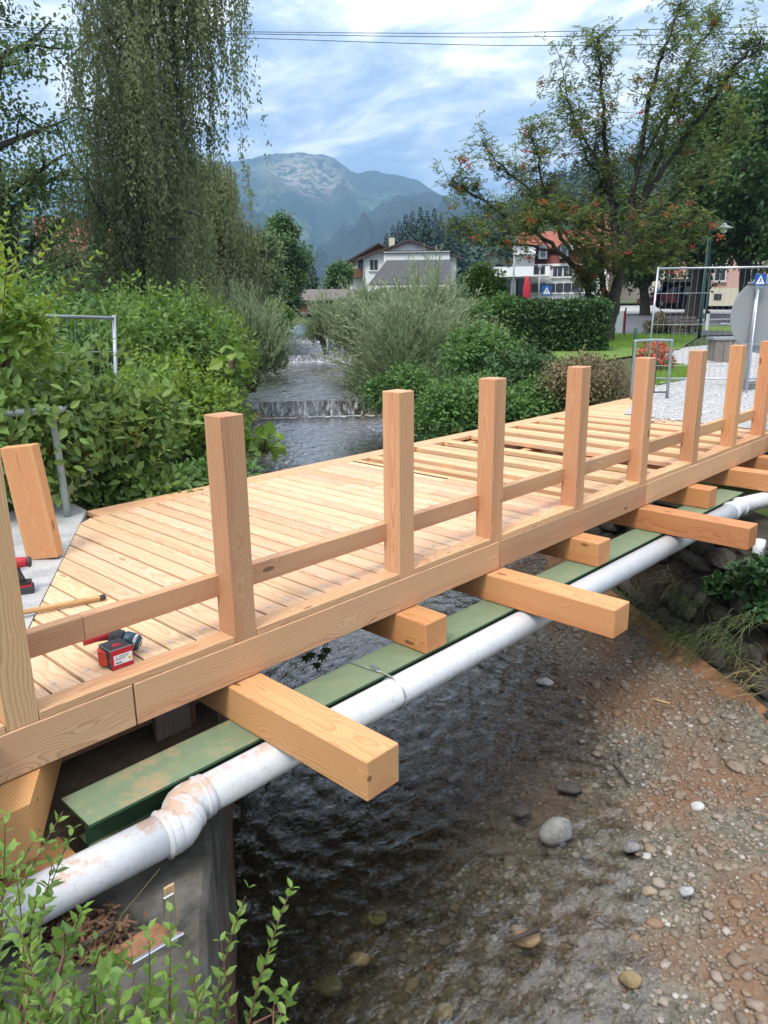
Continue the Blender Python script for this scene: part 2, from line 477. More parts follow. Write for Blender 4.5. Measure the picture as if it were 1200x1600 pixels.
# green painted steel with sawdust lying on it
m, t = new_mat('green_steel'); M['greensteel'] = m
co = node(t, 'ShaderNodeTexCoord').outputs['Object']
geo = node(t, 'ShaderNodeNewGeometry')
n = noise(t, co, 9, 7, .65); n2 = noise(t, co, 2.2, 4, .6)
c = mixc(t, n, (.14, .20, .115), (.235, .30, .175))
c = mixc(t, ramp(t, noise(t, co, 28, 6, .7), [(.50, 0.0), (.66, .6)]), c, (.24, .20, .13))
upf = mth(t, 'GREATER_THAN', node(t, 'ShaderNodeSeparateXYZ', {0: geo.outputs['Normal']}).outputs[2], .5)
sd_ = ramp(t, mth(t, 'ADD', mth(t, 'MULTIPLY', n, .5), mth(t, 'MULTIPLY', n2, .5)), [(.52, 0.0), (.62, .85)])
gx = node(t, 'ShaderNodeSeparateXYZ', {0: geo.outputs['Position']}).outputs[0]
sd_ = mth(t, 'MULTIPLY', sd_, ramp(t, mth(t, 'MULTIPLY', gx, .1), [(.20, 1.0), (.235, .22)]))
c = mixc(t, mth(t, 'MULTIPLY', sd_, upf), c, (.42, .27, .15))
c = mixc(t, upf, mixc(t, n, (.028, .075, .035), (.05, .12, .055)), c)  # faces not turned up get a darker green, shade put into the colour
finish(t, c, .6, n, .1, .003)

# white plastic pipe, dusted, with dark olive blotches towards the underside
m, t = new_mat('pvc_pipe'); M['pvc'] = m
co = node(t, 'ShaderNodeTexCoord').outputs['Object']
geo = node(t, 'ShaderNodeNewGeometry')
nz = node(t, 'ShaderNodeSeparateXYZ', {0: geo.outputs['Normal']}).outputs[2]
px_ = node(t, 'ShaderNodeSeparateXYZ', {0: geo.outputs['Position']}).outputs[0]
n = noise(t, co, 5, 8, .7); n2 = noise(t, co, 34, 5, .6)
c = mixc(t, n, (.50, .51, .51), (.74, .75, .77))
c = mixc(t, ramp(t, n2, [(.56, 0.0), (.68, .42)]), c, (.38, .36, .31))
under_blotch = mth(t, 'MULTIPLY', ramp(t, mth(t, 'MULTIPLY', nz, -1.0), [(.05, 0.0), (.7, 1.0)]), ramp(t, n, [(.40, 0.0), (.60, .85)]))
c = mixc(t, under_blotch, c, (.12, .12, .06))
dust = mth(t, 'MULTIPLY', ramp(t, nz, [(.45, 0.0), (.85, 1.0)]), ramp(t, n, [(.50, 0.0), (.58, .8)]))
near = ramp(t, mth(t, 'MULTIPLY', px_, .1), [(.20, 1.0), (.24, .12)])
c = mixc(t, mth(t, 'MULTIPLY', dust, near), c, (.50, .30, .17))
finish(t, c, .42, n2, .06, .002, .4)

def wet_depth(t):
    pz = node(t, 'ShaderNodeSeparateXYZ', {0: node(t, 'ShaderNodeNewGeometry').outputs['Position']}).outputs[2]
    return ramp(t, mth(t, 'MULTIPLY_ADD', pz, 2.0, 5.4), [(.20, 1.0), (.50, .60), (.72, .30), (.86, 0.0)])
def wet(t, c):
    # soaked and algae covered below the water line; light lost with depth painted in
    return mixc(t, wet_depth(t), c, mixc(t, 1.0, c, (.42, .43, .36), 'MULTIPLY'))
# stream bed: cobbles in water, gravel and rusty silt on the dry bar
m, t = new_mat('stream_bed'); M['bed'] = m
co = node(t, 'ShaderNodeTexCoord').outputs['Object']
vo = node(t, 'ShaderNodeTexVoronoi', {'Vector': co, 'Scale': 26.0}, feature='F1')
n = noise(t, co, 1.1, 6, .6); n2 = noise(t, co, 40, 4, .6)
c = mixc(t, n2, (.13, .115, .085), (.30, .265, .20))
vg = node(t, 'ShaderNodeSeparateColor', {0: vo.outputs['Color']}).outputs[0]
c = mixc(t, .55, c, node(t, 'ShaderNodeCombineColor', {0: vg, 1: vg, 2: vg}).outputs[0], 'MULTIPLY')
c = mixc(t, mth(t, 'MULTIPLY', ramp(t, n, [(.44, 0.0), (.58, .7)]), mth(t, 'SUBTRACT', 1.0, wet_depth(t))), c, (.20, .10, .05))
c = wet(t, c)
finish(t, c, .9, vo.outputs['Distance'], .6, .02)

# pebbles: colour per stone
m, t = new_mat('pebbles'); M['pebble'] = m
v = node(t, 'ShaderNodeAttribute', attribute_name='v').outputs['Fac']
co = node(t, 'ShaderNodeTexCoord').outputs['Object']
c = ramp(t, v, [(0.0, (.12, .105, .085)), (.22, (.22, .19, .15)), (.38, (.31, .24, .16)), (.52, (.27, .235, .20)), (.66, (.36, .31, .25)), (.82, (.28, .17, .095)), (.93, (.40, .365, .32)), (1.0, (.60, .57, .53))])
n = noise(t, co, 45, 4, .6)
c = mixc(t, mth(t, 'MULTIPLY', n, .5), c, (.09, .08, .06))
n3 = noise(t, co, 1.1, 6, .6)
c = mixc(t, mth(t, 'MULTIPLY', ramp(t, n3, [(.44, 0.0), (.58, .42)]), mth(t, 'SUBTRACT', 1.0, wet_depth(t))), c, (.22, .13, .075))
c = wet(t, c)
finish(t, c, .7, n, .2, .004)

# clear running water
def water_mat(name, scale, bstr, tint):
    m, t = new_mat(name)
    co = node(t, 'ShaderNodeTexCoord').outputs['Object']
    mp = node(t, 'ShaderNodeMapping', {'Vector': co, 'Rotation': (0, 0, R(-55)), 'Scale': (.75, 1.25, 1)})
    n = noise(t, mp.outputs[0], scale, 5, .60, .6)
    n2 = noise(t, mp.outputs[0], scale*.3, 3, .55, .4)
    h = mth(t, 'ADD', mth(t, 'MULTIPLY', n, .6), mth(t, 'MULTIPLY', n2, 1.2))
    b = node(t, 'ShaderNodeBump', {'Strength': bstr, 'Distance': .05, 'Height': h})
    fr = node(t, 'ShaderNodeFresnel', {'IOR': 1.50})
    gl = node(t, 'ShaderNodeBsdfGlossy', {'Color': (1, 1, 1, 1), 'Roughness': .035, 'Normal': b.outputs[0]})
    tp = node(t, 'ShaderNodeBsdfTransparent', {'Color': (*tint, 1)})
    mx = node(t, 'ShaderNodeMixShader', {0: mth(t, 'MULTIPLY_ADD', fr.outputs[0], 1.35, .02, clamp=True), 1: tp.outputs[0], 2: gl.outputs[0]})
    node(t, 'ShaderNodeOutputMaterial', {0: mx.outputs[0]})
    return m
M['water'] = water_mat('running_water', 9.0, .6, (.955, .955, .91))

# falling water: streaked white film over dark sill
m, t = new_mat('falling_water'); M['fall'] = m
co = node(t, 'ShaderNodeTexCoord').outputs['Object']
n = noise(t, vmath(t, 'MULTIPLY', co, (9, 9, .7)), 1.0, 5, .65)
k = ramp(t, n, [(.47, .02), (.60, .50), (.72, .95)])
df = node(t, 'ShaderNodeBsdfDiffuse', {'Color': (.72, .75, .78, 1)})
gl = node(t, 'ShaderNodeBsdfGlossy', {'Color': (.8, .85, .9, 1), 'Roughness': .2})
tp = node(t, 'ShaderNodeBsdfTransparent', {'Color': (.55, .56, .55, 1)})
a1 = node(t, 'ShaderNodeMixShader', {0: .12, 1: tp.outputs[0], 2: gl.outputs[0]})
a2 = node(t, 'ShaderNodeMixShader', {0: k, 1: a1.outputs[0], 2: df.outputs[0]})
node(t, 'ShaderNodeOutputMaterial', {0: a2.outputs[0]})
M['foam'] = plain('white_foam', (.62, .65, .68), .6, var=.2, scale=20)

# ------------------------------------------------------------------ creek geometry
_cp = np.array([(-27.3, -45.4), (-12.6, -23.3), (3.89, 1.74), (10.9, 11.3), (18.6, 20.6), (30.2, 35.0), (40.2, 46.5), (56, 63), (90, 96), (200, 196), (420, 395)])
_cs = np.concatenate([[0], np.cumsum(np.hypot(*np.diff(_cp, axis=0).T))])
_cs -= _cs[2]
S1, S2, S3 = _cs[4], _cs[5], _cs[6]
def cline(s):
    s = np.asarray(s, float)
    return np.stack([sum(np.interp(s+d, _cs, _cp[:, i]) for d in (-4, -2, 0, 2, 4))/5 for i in (0, 1)], -1)
def cnorm(s):
    d = cline(np.asarray(s)+.6)-cline(np.asarray(s)-.6)
    d /= np.linalg.norm(d, axis=-1, keepdims=True)
    return np.stack([d[..., 1], -d[..., 0]], -1)
def ST(s, t):
    q = cline(s)+cnorm(s)*np.asarray(t)[..., None]
    return q
def wl(s):
    return -2.3 if s < S1 else (-1.76 if s < S2 else (-1.38 if s < S3 else -1.05))
def shore(s):
    return float(np.interp(s, [-3, -.57, .32, 1.5, 2.9, 5.6, 8, 11, 14], [-.7, -.08, .42, .82, 1.1, 1.7, 1.9, 2.2, 2.6]))
def hnoise(x, y):
    return math.sin(x*1.7+y*.9)*.5+math.sin(x*.6-y*2.3+1)*.35+math.sin(x*3.9+y*3.1)*.2
def bedz(s, t):
    if s > 15:
        q = 1-min(1, abs(t)/3.2)**2
        return wl(s)-.04-.32*q+.05*hnoise(s, t*2)
    sh = shore(s)
    z = -2.3-.34*min(1, max(0, (sh-t)/1.9)) if t < sh else -2.3+.33*((t-sh)/(2.42-sh) if sh < 2.4 else 0)
    return z+.018*hnoise(s*2, t*3)
def groundz(x, y):
    D = math.hypot(x, y)
    return gz(D)
def rowz(s, t):
    c = ST(np.array([s]), np.array([t]))[0]
    D = math.hypot(c[0], c[1])
    k = min(1, max(0, (s-3.6)/2.4))                       # walled near the bridge, sloping banks beyond
    a = abs(t)
    if a <= 2.42:
        return bedz(s, t)
    if t < 0:
        wall = np.interp(a, [2.42, 2.75, 3.0, 3.34, 3.5, 400], [bedz(s, -2.42), -2.6, -1.4, -.9, -.06, -.045])
        bank = np.interp(a, [2.42, 3.0, 4.0, 5.4, 8, 14, 40, 400], [bedz(s, -2.42), wl(s)+.15, -1.0, -.35, -.15, 0.0, .2, .4])
    else:
        wall = np.interp(a, [2.42, 2.65, 2.9, 3.2, 4.2, 5.2, 5.8, 400], [bedz(s, 2.42), -2.05, -1.55, -1.1, -.85, -.62, -.05, -.03])
        bank = np.interp(a, [2.42, 3.1, 4.1, 5.3, 6.4, 400], [bedz(s, 2.42), wl(s)+.3, -1.0, -.30, -.03, -.02])
    z = wall*(1-k)+bank*k
    if a > 4: z += gz(D)*min(1, (a-4)/6)
    if a > 5 and k > .5: z += .06*hnoise(c[0]*.7, c[1]*.7)*min(1, (a-5)/3)*(1 if t < 0 else .2)
    return z
ss = np.concatenate([np.arange(-30, -4, 2.0), np.arange(-4, 16, .25), np.arange(16, 30, .8), np.arange(30, 70, 1.5), np.arange(70, 130, 5), np.arange(140, 520, 25)])
ta = [2.42, 2.47, 2.5, 2.9, 3.27, 3.31, 3.6, 4.0, 4.5, 5.2, 6, 7, 8.5, 10.5, 13, 17, 22, 28, 35, 44, 55, 70, 90, 120, 160, 220, 300]
tt = np.array([-a for a in ta[::-1]]+list(np.linspace(-2.2, 2.2, 23))+ta)
g = Geo()
P_ = np.array([ST(np.full(len(tt), s), tt) for s in ss])
Z_ = np.array([[rowz(s, t_) for t_ in tt] for s in ss])
nr, nc = Z_.shape
idx = np.arange(nr*nc).reshape(nr, nc)
q = np.stack([idx[:-1, :-1], idx[:-1, 1:], idx[1:, 1:], idx[1:, :-1]], -1).reshape(-1, 4)
allv = np.concatenate([P_.reshape(-1, 2), Z_.reshape(-1, 1)], 1)
colmid = (np.abs((tt[:-1]+tt[1:])/2) < 2.44)
isbed = np.tile(colmid, nr-1)
def sub(mask, name, mat):
    gg = Geo(); gg.add(allv, q[mask][:, ::-1].copy())
    return gg.build(name, mat, None, True, kind='structure')
sub(isbed, 'stream_bed', M['bed'])
sub(~isbed, 'ground', M['ground'])

def pnoise(x, y, seed, octv=6):
    r_ = 0; a = 1; s_ = 1.0; rr_ = np.random.default_rng(seed)
    for k in range(octv):
        p1, p2, p3, p4 = rr_.uniform(0, 6.28, 4); th = rr_.uniform(0, 3.14)
        xx = x*math.cos(th)+y*math.sin(th); yy = -x*math.sin(th)+y*math.cos(th)
        r_ = r_+a*(np.sin(xx*s_+p1+1.3*np.sin(yy*s_*.7+p2))*np.cos(yy*s_+p3+.9*np.sin(xx*s_*.6+p4))); a *= .52; s_ *= 2.03
    return r_
def water(name, sv, z, tl, tr, nt, amp, wl_, seed):
    tv = np.linspace(tl, tr, nt)
    xy = np.array([ST(np.full(nt, s), tv) for s in sv]).reshape(-1, 2)
    k = 2*math.pi/wl_
    h = amp*pnoise(xy[:, 0]*k, xy[:, 1]*k, seed, 3)
    h *= np.repeat(np.clip((np.asarray(sv)+5)/2, 0, 1), nt)*(.45+.55*np.clip(.5+.8*pnoise(xy[:, 0]*1.3, xy[:, 1]*1.3, seed+9, 3), 0, 1))
    v = np.column_stack([xy, z+h])
    ii = np.arange(len(sv)*nt).reshape(len(sv), nt)
    f = np.stack([ii[:-1, :-1], ii[:-1, 1:], ii[1:, 1:], ii[1:, :-1]], -1).reshape(-1, 4)[:, ::-1].copy()
    p0, p1, p2 = v[f[0][0]], v[f[0][1]], v[f[0][2]]
    if np.cross(p1-p0, p2-p0)[2] < 0: f = f[:, ::-1].copy()
    return Geo().add(v, f).build(name, M['water'], None, True, kind='structure')
water('water', np.concatenate([np.arange(-28, -4, 1.5), np.arange(-4, 9, .05), np.arange(9, S1-.02, .1)]), -2.3, -2.42, 2.9, 106, .0175, .34, 1)
water('water', np.arange(S1+.1, S2-.02, .16), -1.76, -3.2, 3.4, 50, .016, .8, 2)
water('water', np.arange(S2+.1, S3-.02, .25), -1.38, -3.2, 3.4, 40, .02, 1.0, 3)
water('water', np.arange(S3+.1, 130, 1.0), -1.05, -3.2, 3.4, 12, .012, 3.0, 4)

def weir(s, ztop, zbot, label, half):
    e0, e1 = ST(np.array([s, s]), np.array([-half, half]))
    e0 = Vector((*e0, 0)); e1 = Vector((*e1, 0))
    c = (e0+e1)/2; n_ = cnorm(np.array([s]))[0]; up_ = Vector((-n_[1], n_[0], 0))
    o = thing('weir', label, 'weir', (c.x, c.y, zbot))
    timber('sill_beam', e0+up_*.06+Vector((0, 0, (ztop+zbot)/2-.05)), e1+up_*.06+Vector((0, 0, (ztop+zbot)/2-.05)), .22, ztop-zbot+.06, M['oldwood'], o)
    gg = Geo(); N = 60; K = 6
    vs = []
    for j in range(K+1):
        f = j/K
        for i in range(N+1):
            p = e0.lerp(e1, i/N)-up_*(.06+.16*f*f+.02*math.sin(i*2.1+j))+Vector((0, 0, ztop+.015-(ztop-zbot)*f**1.4))
            vs.append(tuple(p))
    ii = np.arange((K+1)*(N+1)).reshape(K+1, N+1)
    gg.add(vs, np.stack([ii[:-1, :-1], ii[1:, :-1], ii[1:, 1:], ii[:-1, 1:]], -1).reshape(-1, 4))
    gg.build('falling_water', M['fall'], o, True)
    gg = Geo(); r_ = random.Random(int(s*10))
    for i in range(260):
        p = e0.lerp(e1, r_.random())-up_*(.20+abs(r_.gauss(0, .12)))
        a = r_.uniform(.03, .10)
        gg.lathe([(.3*a, 0), (a, .008), (.5*a, .02)], 6, Matrix.Translation((p.x, p.y, zbot+.002)))
    gg.build('foam', M['foam'], o, True, kind='stuff')
weir(S1, -1.76, -2.3, 'nearest low weir with dark wooden sill and falling water', 3.3)
weir(S2, -1.38, -1.76, 'middle weir of the creek beyond the first pool', 3.2)
weir(S3, -1.05, -1.38, 'farthest small weir in front of the covered footbridge', 3.2)

# ------------------------------------------------------------------ stones of the bed
def ico(sub_=0):
    bm = bmesh.new(); bmesh.ops.create_icosphere(bm, subdivisions=sub_+1, radius=1)
    v = np.array([x.co[:] for x in bm.verts]); f = np.array([[x.index for x in y.verts] for y in bm.faces])
    bm.free(); return v, f
IC0, IC1, IC2 = ico(0), ico(1), ico(2)
def stones(pos, size, ic, rn, flat=.55):
    v, f = ic; n = len(pos)
    d = 1+rn.normal(0, .16, (n, len(v), 1))
    P = v[None]*d
    an = rn.uniform(0, 2*math.pi, n); c_, s_ = np.cos(an)[:, None], np.sin(an)[:, None]
    sx = rn.uniform(.75, 1.45, (n, 1)); sz = rn.uniform(flat*.7, flat*1.25, (n, 1))
    X = P[..., 0]*sx; Y = P[..., 1]; Z = P[..., 2]*sz
    W = np.stack([X*c_-Y*s_, X*s_+Y*c_, Z], -1)*size[:, None, None]+pos[:, None, :]
    F = f[None]+(np.arange(n)*len(v))[:, None, None]
    a = np.repeat(rn.random(n), len(v))
    return W.reshape(-1, 3), F.reshape(-1, 3), a
def scatter(name, n, s_rng, t_rng, size_fn, ic, seed, sink=.25, prob=None, mat='pebble', label=''):
    rn = np.random.default_rng(seed)
    s_ = rn.uniform(*s_rng, n); t_ = rn.uniform(*t_rng, n)
    if prob is not None:
        k = rn.random(n) < np.array([prob(a, b) for a, b in zip(s_, t_)]); s_, t_ = s_[k], t_[k]
    xy = ST(s_, t_); z = np.array([bedz(a, b) for a, b in zip(s_, t_)])
    sz = size_fn(rn, len(s_))
    pos = np.column_stack([xy, z+sz*.5*(1-2*sink)*.5])
    gg = Geo(); gg.add(*stones(pos, sz, ic, rn))
    return gg.build(name, M[mat], None, True, kind='stuff', label=label, cat='gravel')
scatter('gravel', 36000, (-3.5, 9), (-2.4, 2.4), lambda r, n: np.clip(r.lognormal(math.log(.0140), .38, n), .007, .042), IC0, 1, label='fine gravel and pebbles covering the creek bed')
scatter('gravel', 2800, (-3.5, 9), (-2.4, 2.2), lambda r, n: np.clip(r.lognormal(math.log(.024), .40, n), .013, .07), IC1, 2, label='fist sized cobbles lying among the creek gravel')
scatter('gravel', 900, (9, 21), (-2.4, 2.4), lambda r, n: np.clip(r.lognormal(math.log(.06), .5, n), .02, .18), IC1, 3, prob=lambda s, t: 1 if (t < -1.3 and s > 12) or (t > .9 and 9 < s < 19) else .12, label='stones and gravel bars below the first weir')

def rock(px_, py_, wpx, hgt, label, vcol, seed, z=-2.3, flat=.6, sx=1.4, cat='stone', rot=0, name='stone'):
    p = atz(px_, py_, z); d = (Vector((p.x, p.y, z))-Vector((0, 0, CAMZ))).length
    a = wpx/FPX*d/2
    rn = np.random.default_rng(seed); v, f = IC2
    dirs = rn.normal(0, 1, (16, 3)); dirs /= np.linalg.norm(dirs, axis=1)[:, None]
    k = np.ones(len(v))
    for q_ in dirs:
        k = np.minimum(k, rn.uniform(.66, .95)/np.maximum(.25, v@q_))
    V = v*k[:, None]*np.array([a, a/sx, hgt])
    c_, s_ = math.cos(rot), math.sin(rot)
    V = np.column_stack([V[:, 0]*c_-V[:, 1]*s_, V[:, 0]*s_+V[:, 1]*c_, V[:, 2]])
    mm = surf('stone_'+str(seed), [tuple(x*.4 for x in vcol), vcol, tuple(x*1.25 for x in vcol)], 9, .75, .7, .02)
    return Geo().add(V, f).build(name, mm, None, True, Matrix.Translation((p.x, p.y, z+hgt*.22)), label=label, cat=cat)
rot_r = math.atan2(RT[1], RT[0])
rock(872, 1304, 58, .12, 'large rounded grey boulder standing out of the shallow water', (.26, .255, .24), 21, rot=rot_r+.25)
rock(851, 1067, 27, .05, 'pale stone at the water edge below the longest beam', (.50, .49, .46), 22, sx=1.3, rot=rot_r)
rock(822, 1470, 40, .05, 'brown stone with a dark branch lying across it', (.26, .17, .09), 23, rot=rot_r)
rock(985, 1533, 32, .05, 'smooth ochre stone by the bottom edge of the gravel bar', (.26, .19, .10), 24, rot=rot_r)
rock(693, 1582, 30, .05, 'yellowish stone under water at the bottom of the picture', (.22, .19, .10), 25, rot=rot_r, z=-2.43)
rock(590, 1435, 30, .045, 'mossy yellow stone under water below the front beam', (.20, .18, .08), 26, rot=rot_r, z=-2.43)
rock(1014, 1396, 24, .04, 'small tan stone on the gravel bar beside the shallows', (.33, .26, .18), 27, rot=rot_r)
rock(985, 1325, 28, .045, 'flat grey stone beside two others right of the boulder', (.22, .21, .20), 28, rot=rot_r, z=-2.27)
rock(810, 1268, 36, .04, 'dark wet stone behind the boulder', (.06, .055, .05), 29, rot=rot_r)
rock(888, 1232, 40, .04, 'dark submerged stone upstream of the boulder', (.07, .065, .06), 30, rot=rot_r)
rock(512, 1543, 44, .06, 'dark olive stone under water near the left wall', (.10, .10, .045), 31, rot=rot_r, z=-2.43)
rock(1090, 1262, 20, .04, 'white stone lying on the dry gravel bar', (.55, .54, .52), 32, rot=rot_r, z=-2.2)
rock(1073, 1395, 20, .04, 'light grey angular stone on the bar near the right edge', (.42, .42, .42), 33, rot=rot_r, z=-2.2)
rock(560, 1500, 34, .05, 'brown stone under water between mossy stones', (.20, .15, .08), 34, rot=rot_r, z=-2.43)
# driftwood on the stones
def stick(pts, r0, r1, label, mat='bark'):
    n = len(pts); gg = Geo().tube(pts, np.linspace(r0, r1, n), 6)
    c = Vector(pts[0])
    return gg.build('branch', M[mat], None, True, label=label, cat='branch')
stick([atz(788, 1472, -2.22), atz(815, 1462, -2.18), atz(840, 1452, -2.19)], .012, .02, 'dark wet branch lying on a brown stone in the shallows')
stick([atz(958, 1194, -2.20), atz(975, 1215, -2.19), atz(983, 1224, -2.2)], .010, .014, 'thin dark stick lying on the gravel bar')
stick([atz(1018, 1092, -2.05), atz(1047, 1099, -2.04)], .010, .010, 'pale wood offcut lying on the gravel near the wall', 'handle')

# sawdust heap along the foot of the right wall
gg = Geo(); rn = np.random.default_rng(5)
sv = np.arange(.2, 7.0, .12); tv = np.linspace(0, 1, 8)
V = []
for s in sv:
    wd = .24+.09*math.sin(s*2.3)+.06*math.sin(s*6.1)+.03*math.sin(s*17)
    for f_ in tv:
        t_ = 2.44-wd*(1-f_)
        b = bedz(s, min(2.42, t_))
        c = ST(np.array([s]), np.array([t_]))[0]
        V.append((c[0], c[1], b-.008+.034*f_**.9+.02*rn.normal()*f_*(1-f_)*4*.5))
ii = np.arange(len(V)).reshape(len(sv), 8)
gg.add(V, np.stack([ii[:-1, :-1], ii[:-1, 1:], ii[1:, 1:], ii[1:, :-1]], -1).reshape(-1, 4)[:, ::-1].copy())
gg.build('sawdust', M['sawdust'], None, True, kind='stuff', label='orange sawdust drifted along the foot of the right creek wall', cat='sawdust')

# ------------------------------------------------------------------ creek walls
def unit_(a): return a/np.linalg.norm(a, axis=1)[:, None]
def stone_wall(label, tside, s0, s1, z0, z1, batter, seed, mat, size=.42):
    c = ST(np.array([(s0+s1)/2]), np.array([tside]))[0]
    o = thing('creek_wall', label, 'wall', (c[0], c[1], z0))
    rn = random.Random(seed)
    sgn = 1 if tside > 0 else -1
    # backing
    gg = Geo(); sv = np.arange(s0, s1+.01, .12); V = []; NR = 13
    for s in sv:
        for j in range(NR):
            f_ = j/(NR-1); lump = .07*float(pnoise(np.array(s*4.0), np.array(f_*7.0), seed, 4))
            q_ = ST(np.array([s]), np.array([tside+sgn*(.03+batter*f_-lump)]))[0]; V.append((q_[0], q_[1], z0+(z1-z0)*f_))
        q_ = ST(np.array([s]), np.array([tside+sgn*(.7+batter)]))[0]; V.append((q_[0], q_[1], z1+.02))
    ii = np.arange(len(V)).reshape(len(sv), NR+1)
    F = np.stack([ii[:-1, :-1], ii[1:, :-1], ii[1:, 1:], ii[:-1, 1:]], -1).reshape(-1, 4)
    gg.add(V, F if sgn > 0 else F[:, ::-1].copy())
    gg.build('backing', M['mortar'], o)
    z = z0; row = 0
    while z < z1-.08:
        h = rn.uniform(.55, 1.0)*size*.75
        s = s0+rn.uniform(-.3, 0)
        while s < s1:
            l = rn.uniform(.6, 1.5)*size
            f_ = (z-z0)/(z1-z0)
            if rn.random() < .30:
                s += l; continue
            v, fc = IC1
            r5 = np.random.default_rng(rn.randrange(10**6)); dr = unit_(r5.normal(0, 1, (10, 3))); kk = np.ones(len(v))
            for q5 in dr: kk = np.minimum(kk, r5.uniform(.62, .9)/np.maximum(.2, v@q5))
            V = v*kk[:, None]*np.array([l*.66, .15, h*.68])
            cc = ST(np.array([s+l/2]), np.array([tside+sgn*(.10+batter*f_-rn.uniform(-.03, .05))]))[0]
            n_ = cnorm(np.array([s]))[0]; ang = math.atan2(n_[1], n_[0])+math.pi/2
            c_, s_ = math.cos(ang), math.sin(ang)
            W = np.column_stack([V[:, 0]*c_-V[:, 1]*s_+cc[0], V[:, 0]*s_+V[:, 1]*c_+cc[1], V[:, 2]+min(z+h/2, z1-h*.35)])
            Geo().add(W, fc, rn.random()).build('stone', mat, o, False)
            s += l
        z += h*.92
    return o
stone_wall('dark rough stone creek wall under the right end of the bridge', 2.42, -1.5, 8.5, -2.1, -.82, .76, 3, M['wallstone'], .31)

# left abutment: concrete creek wall with bearing ledge
ab = thing('abutment_wall', 'stained concrete abutment wall under the left end of the bridge', 'wall', (1.6, 2.9, -2.6))
V = []; sv = np.arange(-5, 4.0, .35)
prof = [(-2.42, -2.75), (-2.41, -2.2), (-2.44, -1.5), (-2.47, -.86), (-2.50, -.82), (-3.29, -.80), (-3.29, -.05)]
for i, s in enumerate(sv):
    for j, (t_, z) in enumerate(prof):
        c = ST(np.array([s]), np.array([t_+.012*math.sin(s*5+z*4)]))[0]; V.append((c[0], c[1], z+.006*math.sin(s*7+j)))
ii = np.arange(len(V)).reshape(len(sv), len(prof))
m, t = new_mat('stained_concrete')
co = node(t, 'ShaderNodeTexCoord').outputs['Object']; geo = node(t, 'ShaderNodeNewGeometry')
pz = node(t, 'ShaderNodeSeparateXYZ', {0: geo.outputs['Position']}).outputs[2]
n = noise(t, co, 3, 8, .65); n2 = noise(t, vmath(t, 'MULTIPLY', co, (6, 6, 1)), 1.0, 6, .6)
c = mixc(t, ramp(t, n, [(.36, 0.0), (.62, 1.0)]), (.035, .032, .026), (.15, .14, .12))
c = mixc(t, ramp(t, n2, [(.50, 0.0), (.62, .6)]), c, (.07, .065, .04))
alg = mth(t, 'MULTIPLY', ramp(t, mth(t, 'MULTIPLY', pz, -.2), [(.26, 0.0), (.40, 1.0)]), ramp(t, n2, [(.44, 0.0), (.54, .9)]))
c = mixc(t, alg, c, (.11, .035, .015))
finish(t, c, .9, n, .6, .02)
Geo().add(V, np.stack([ii[:-1, :-1], ii[:-1, 1:], ii[1:, 1:], ii[1:, :-1]], -1).reshape(-1, 4)).build('wall_face', m, ab, False)
Geo().prism([(1.05, 3.14), (2.02, 3.14), (2.75, 4.3), (1.78, 4.3)], -.80, -.62).build('bearing_ledge', M['soil'], ab)
timber('sill_timber', (.95, 3.62, -.40), (2.25, 3.62, -.40), .16, .26, M['oldwood'], ab)
timber('sill_plank', (1.95, 3.50, -.62), (1.95, 3.50, -.16), .04, .22, M['greywood'], ab, up=(1, 0, 0))
timber('sill_plank', (2.06, 3.52, -.66), (2.06, 3.52, -.16), .03, .10, M['oldwood'], ab, up=(1, 0, 0))

# concrete apron left of the deck
g_ = Geo()
g_.prism([(.55, 3.26), (.93, 3.265), (2.86, 6.24), (2.9, 6.7), (.4, 6.7), (-1.2, 4.6), (-1.2, 3.26)], -.12, -.006)
g_.build('concrete_apron', M['slab'], None, kind='structure')

# ------------------------------------------------------------------ the footbridge
BR = thing('footbridge', 'new larch timber footbridge being built across the creek', 'footbridge', (6.3, 4.67, -.5))
YF = 3.145
POSTS = [.985, 2.164, 3.463, 4.461, 5.672, 6.888, 8.119, 9.275, 10.296, 11.45]
PTINT = [(1.0, .99, .88), (.88, .80, .74), (.95, .84, .77), (1.04, .92, .82), (1.0, .88, .80), (.99, .85, .76), (1.02, .90, .82), (1.04, .90, .74), (1.03, .82, .70), (1, .9, .8)]
PW = .1413
for x, tint in zip(POSTS, PTINT):
    timber('post', (x+PW/2, YF+.006+PW/2, -.04), (x+PW/2, YF+.006+PW/2, 1.168), PW, PW, M['larch'], BR, tint, up=(1, 0, 0), bev=.004)
# fascia boards
JO = [-1.2, 1.569, 4.578, 7.05, 9.935, 12.4]
for i, (a, b) in enumerate(zip(JO[:-1], JO[1:])):
    timber('fascia_board', (a+.004, YF+.04, -.149), (b-.004, YF+.04, -.149), .08, .219, M['larch'], BR, [(.93, .90, .87), (.97, .91, .86), (1, .93, .88), (1.05, 1.0, .93), (1.03, .97, .90)][i], bev=.005)
# kerb strips between the posts
ends = [-1.2]+[q for x in POSTS for q in (x-.002, x+PW+.002)]+[12.2]
for a, b in zip(ends[0::2], ends[1::2]):
    timber('kerb_strip', (a, YF+.004+.059, -.0195), (b, YF+.004+.059, -.0195), .118, .041, M['larch'], BR, (1.08, 1.02, .92), bev=.003)
# mid rail
RJ = [-1.0, 1.42, 4.53, 7.0, 8.19, 12.0]
for i, (a, b) in enumerate(zip(RJ[:-1], RJ[1:])):
    timber('rail', (a+.001, 3.297, .26), (b-.001, 3.297, .26), .062, .119, M['larch'], BR, [(1.0, .88, .82), (.98, .86, .80), (1.0, .92, .84), (1.02, 1.0, .88), (1.05, 1.02, .9)][i], bev=.003)
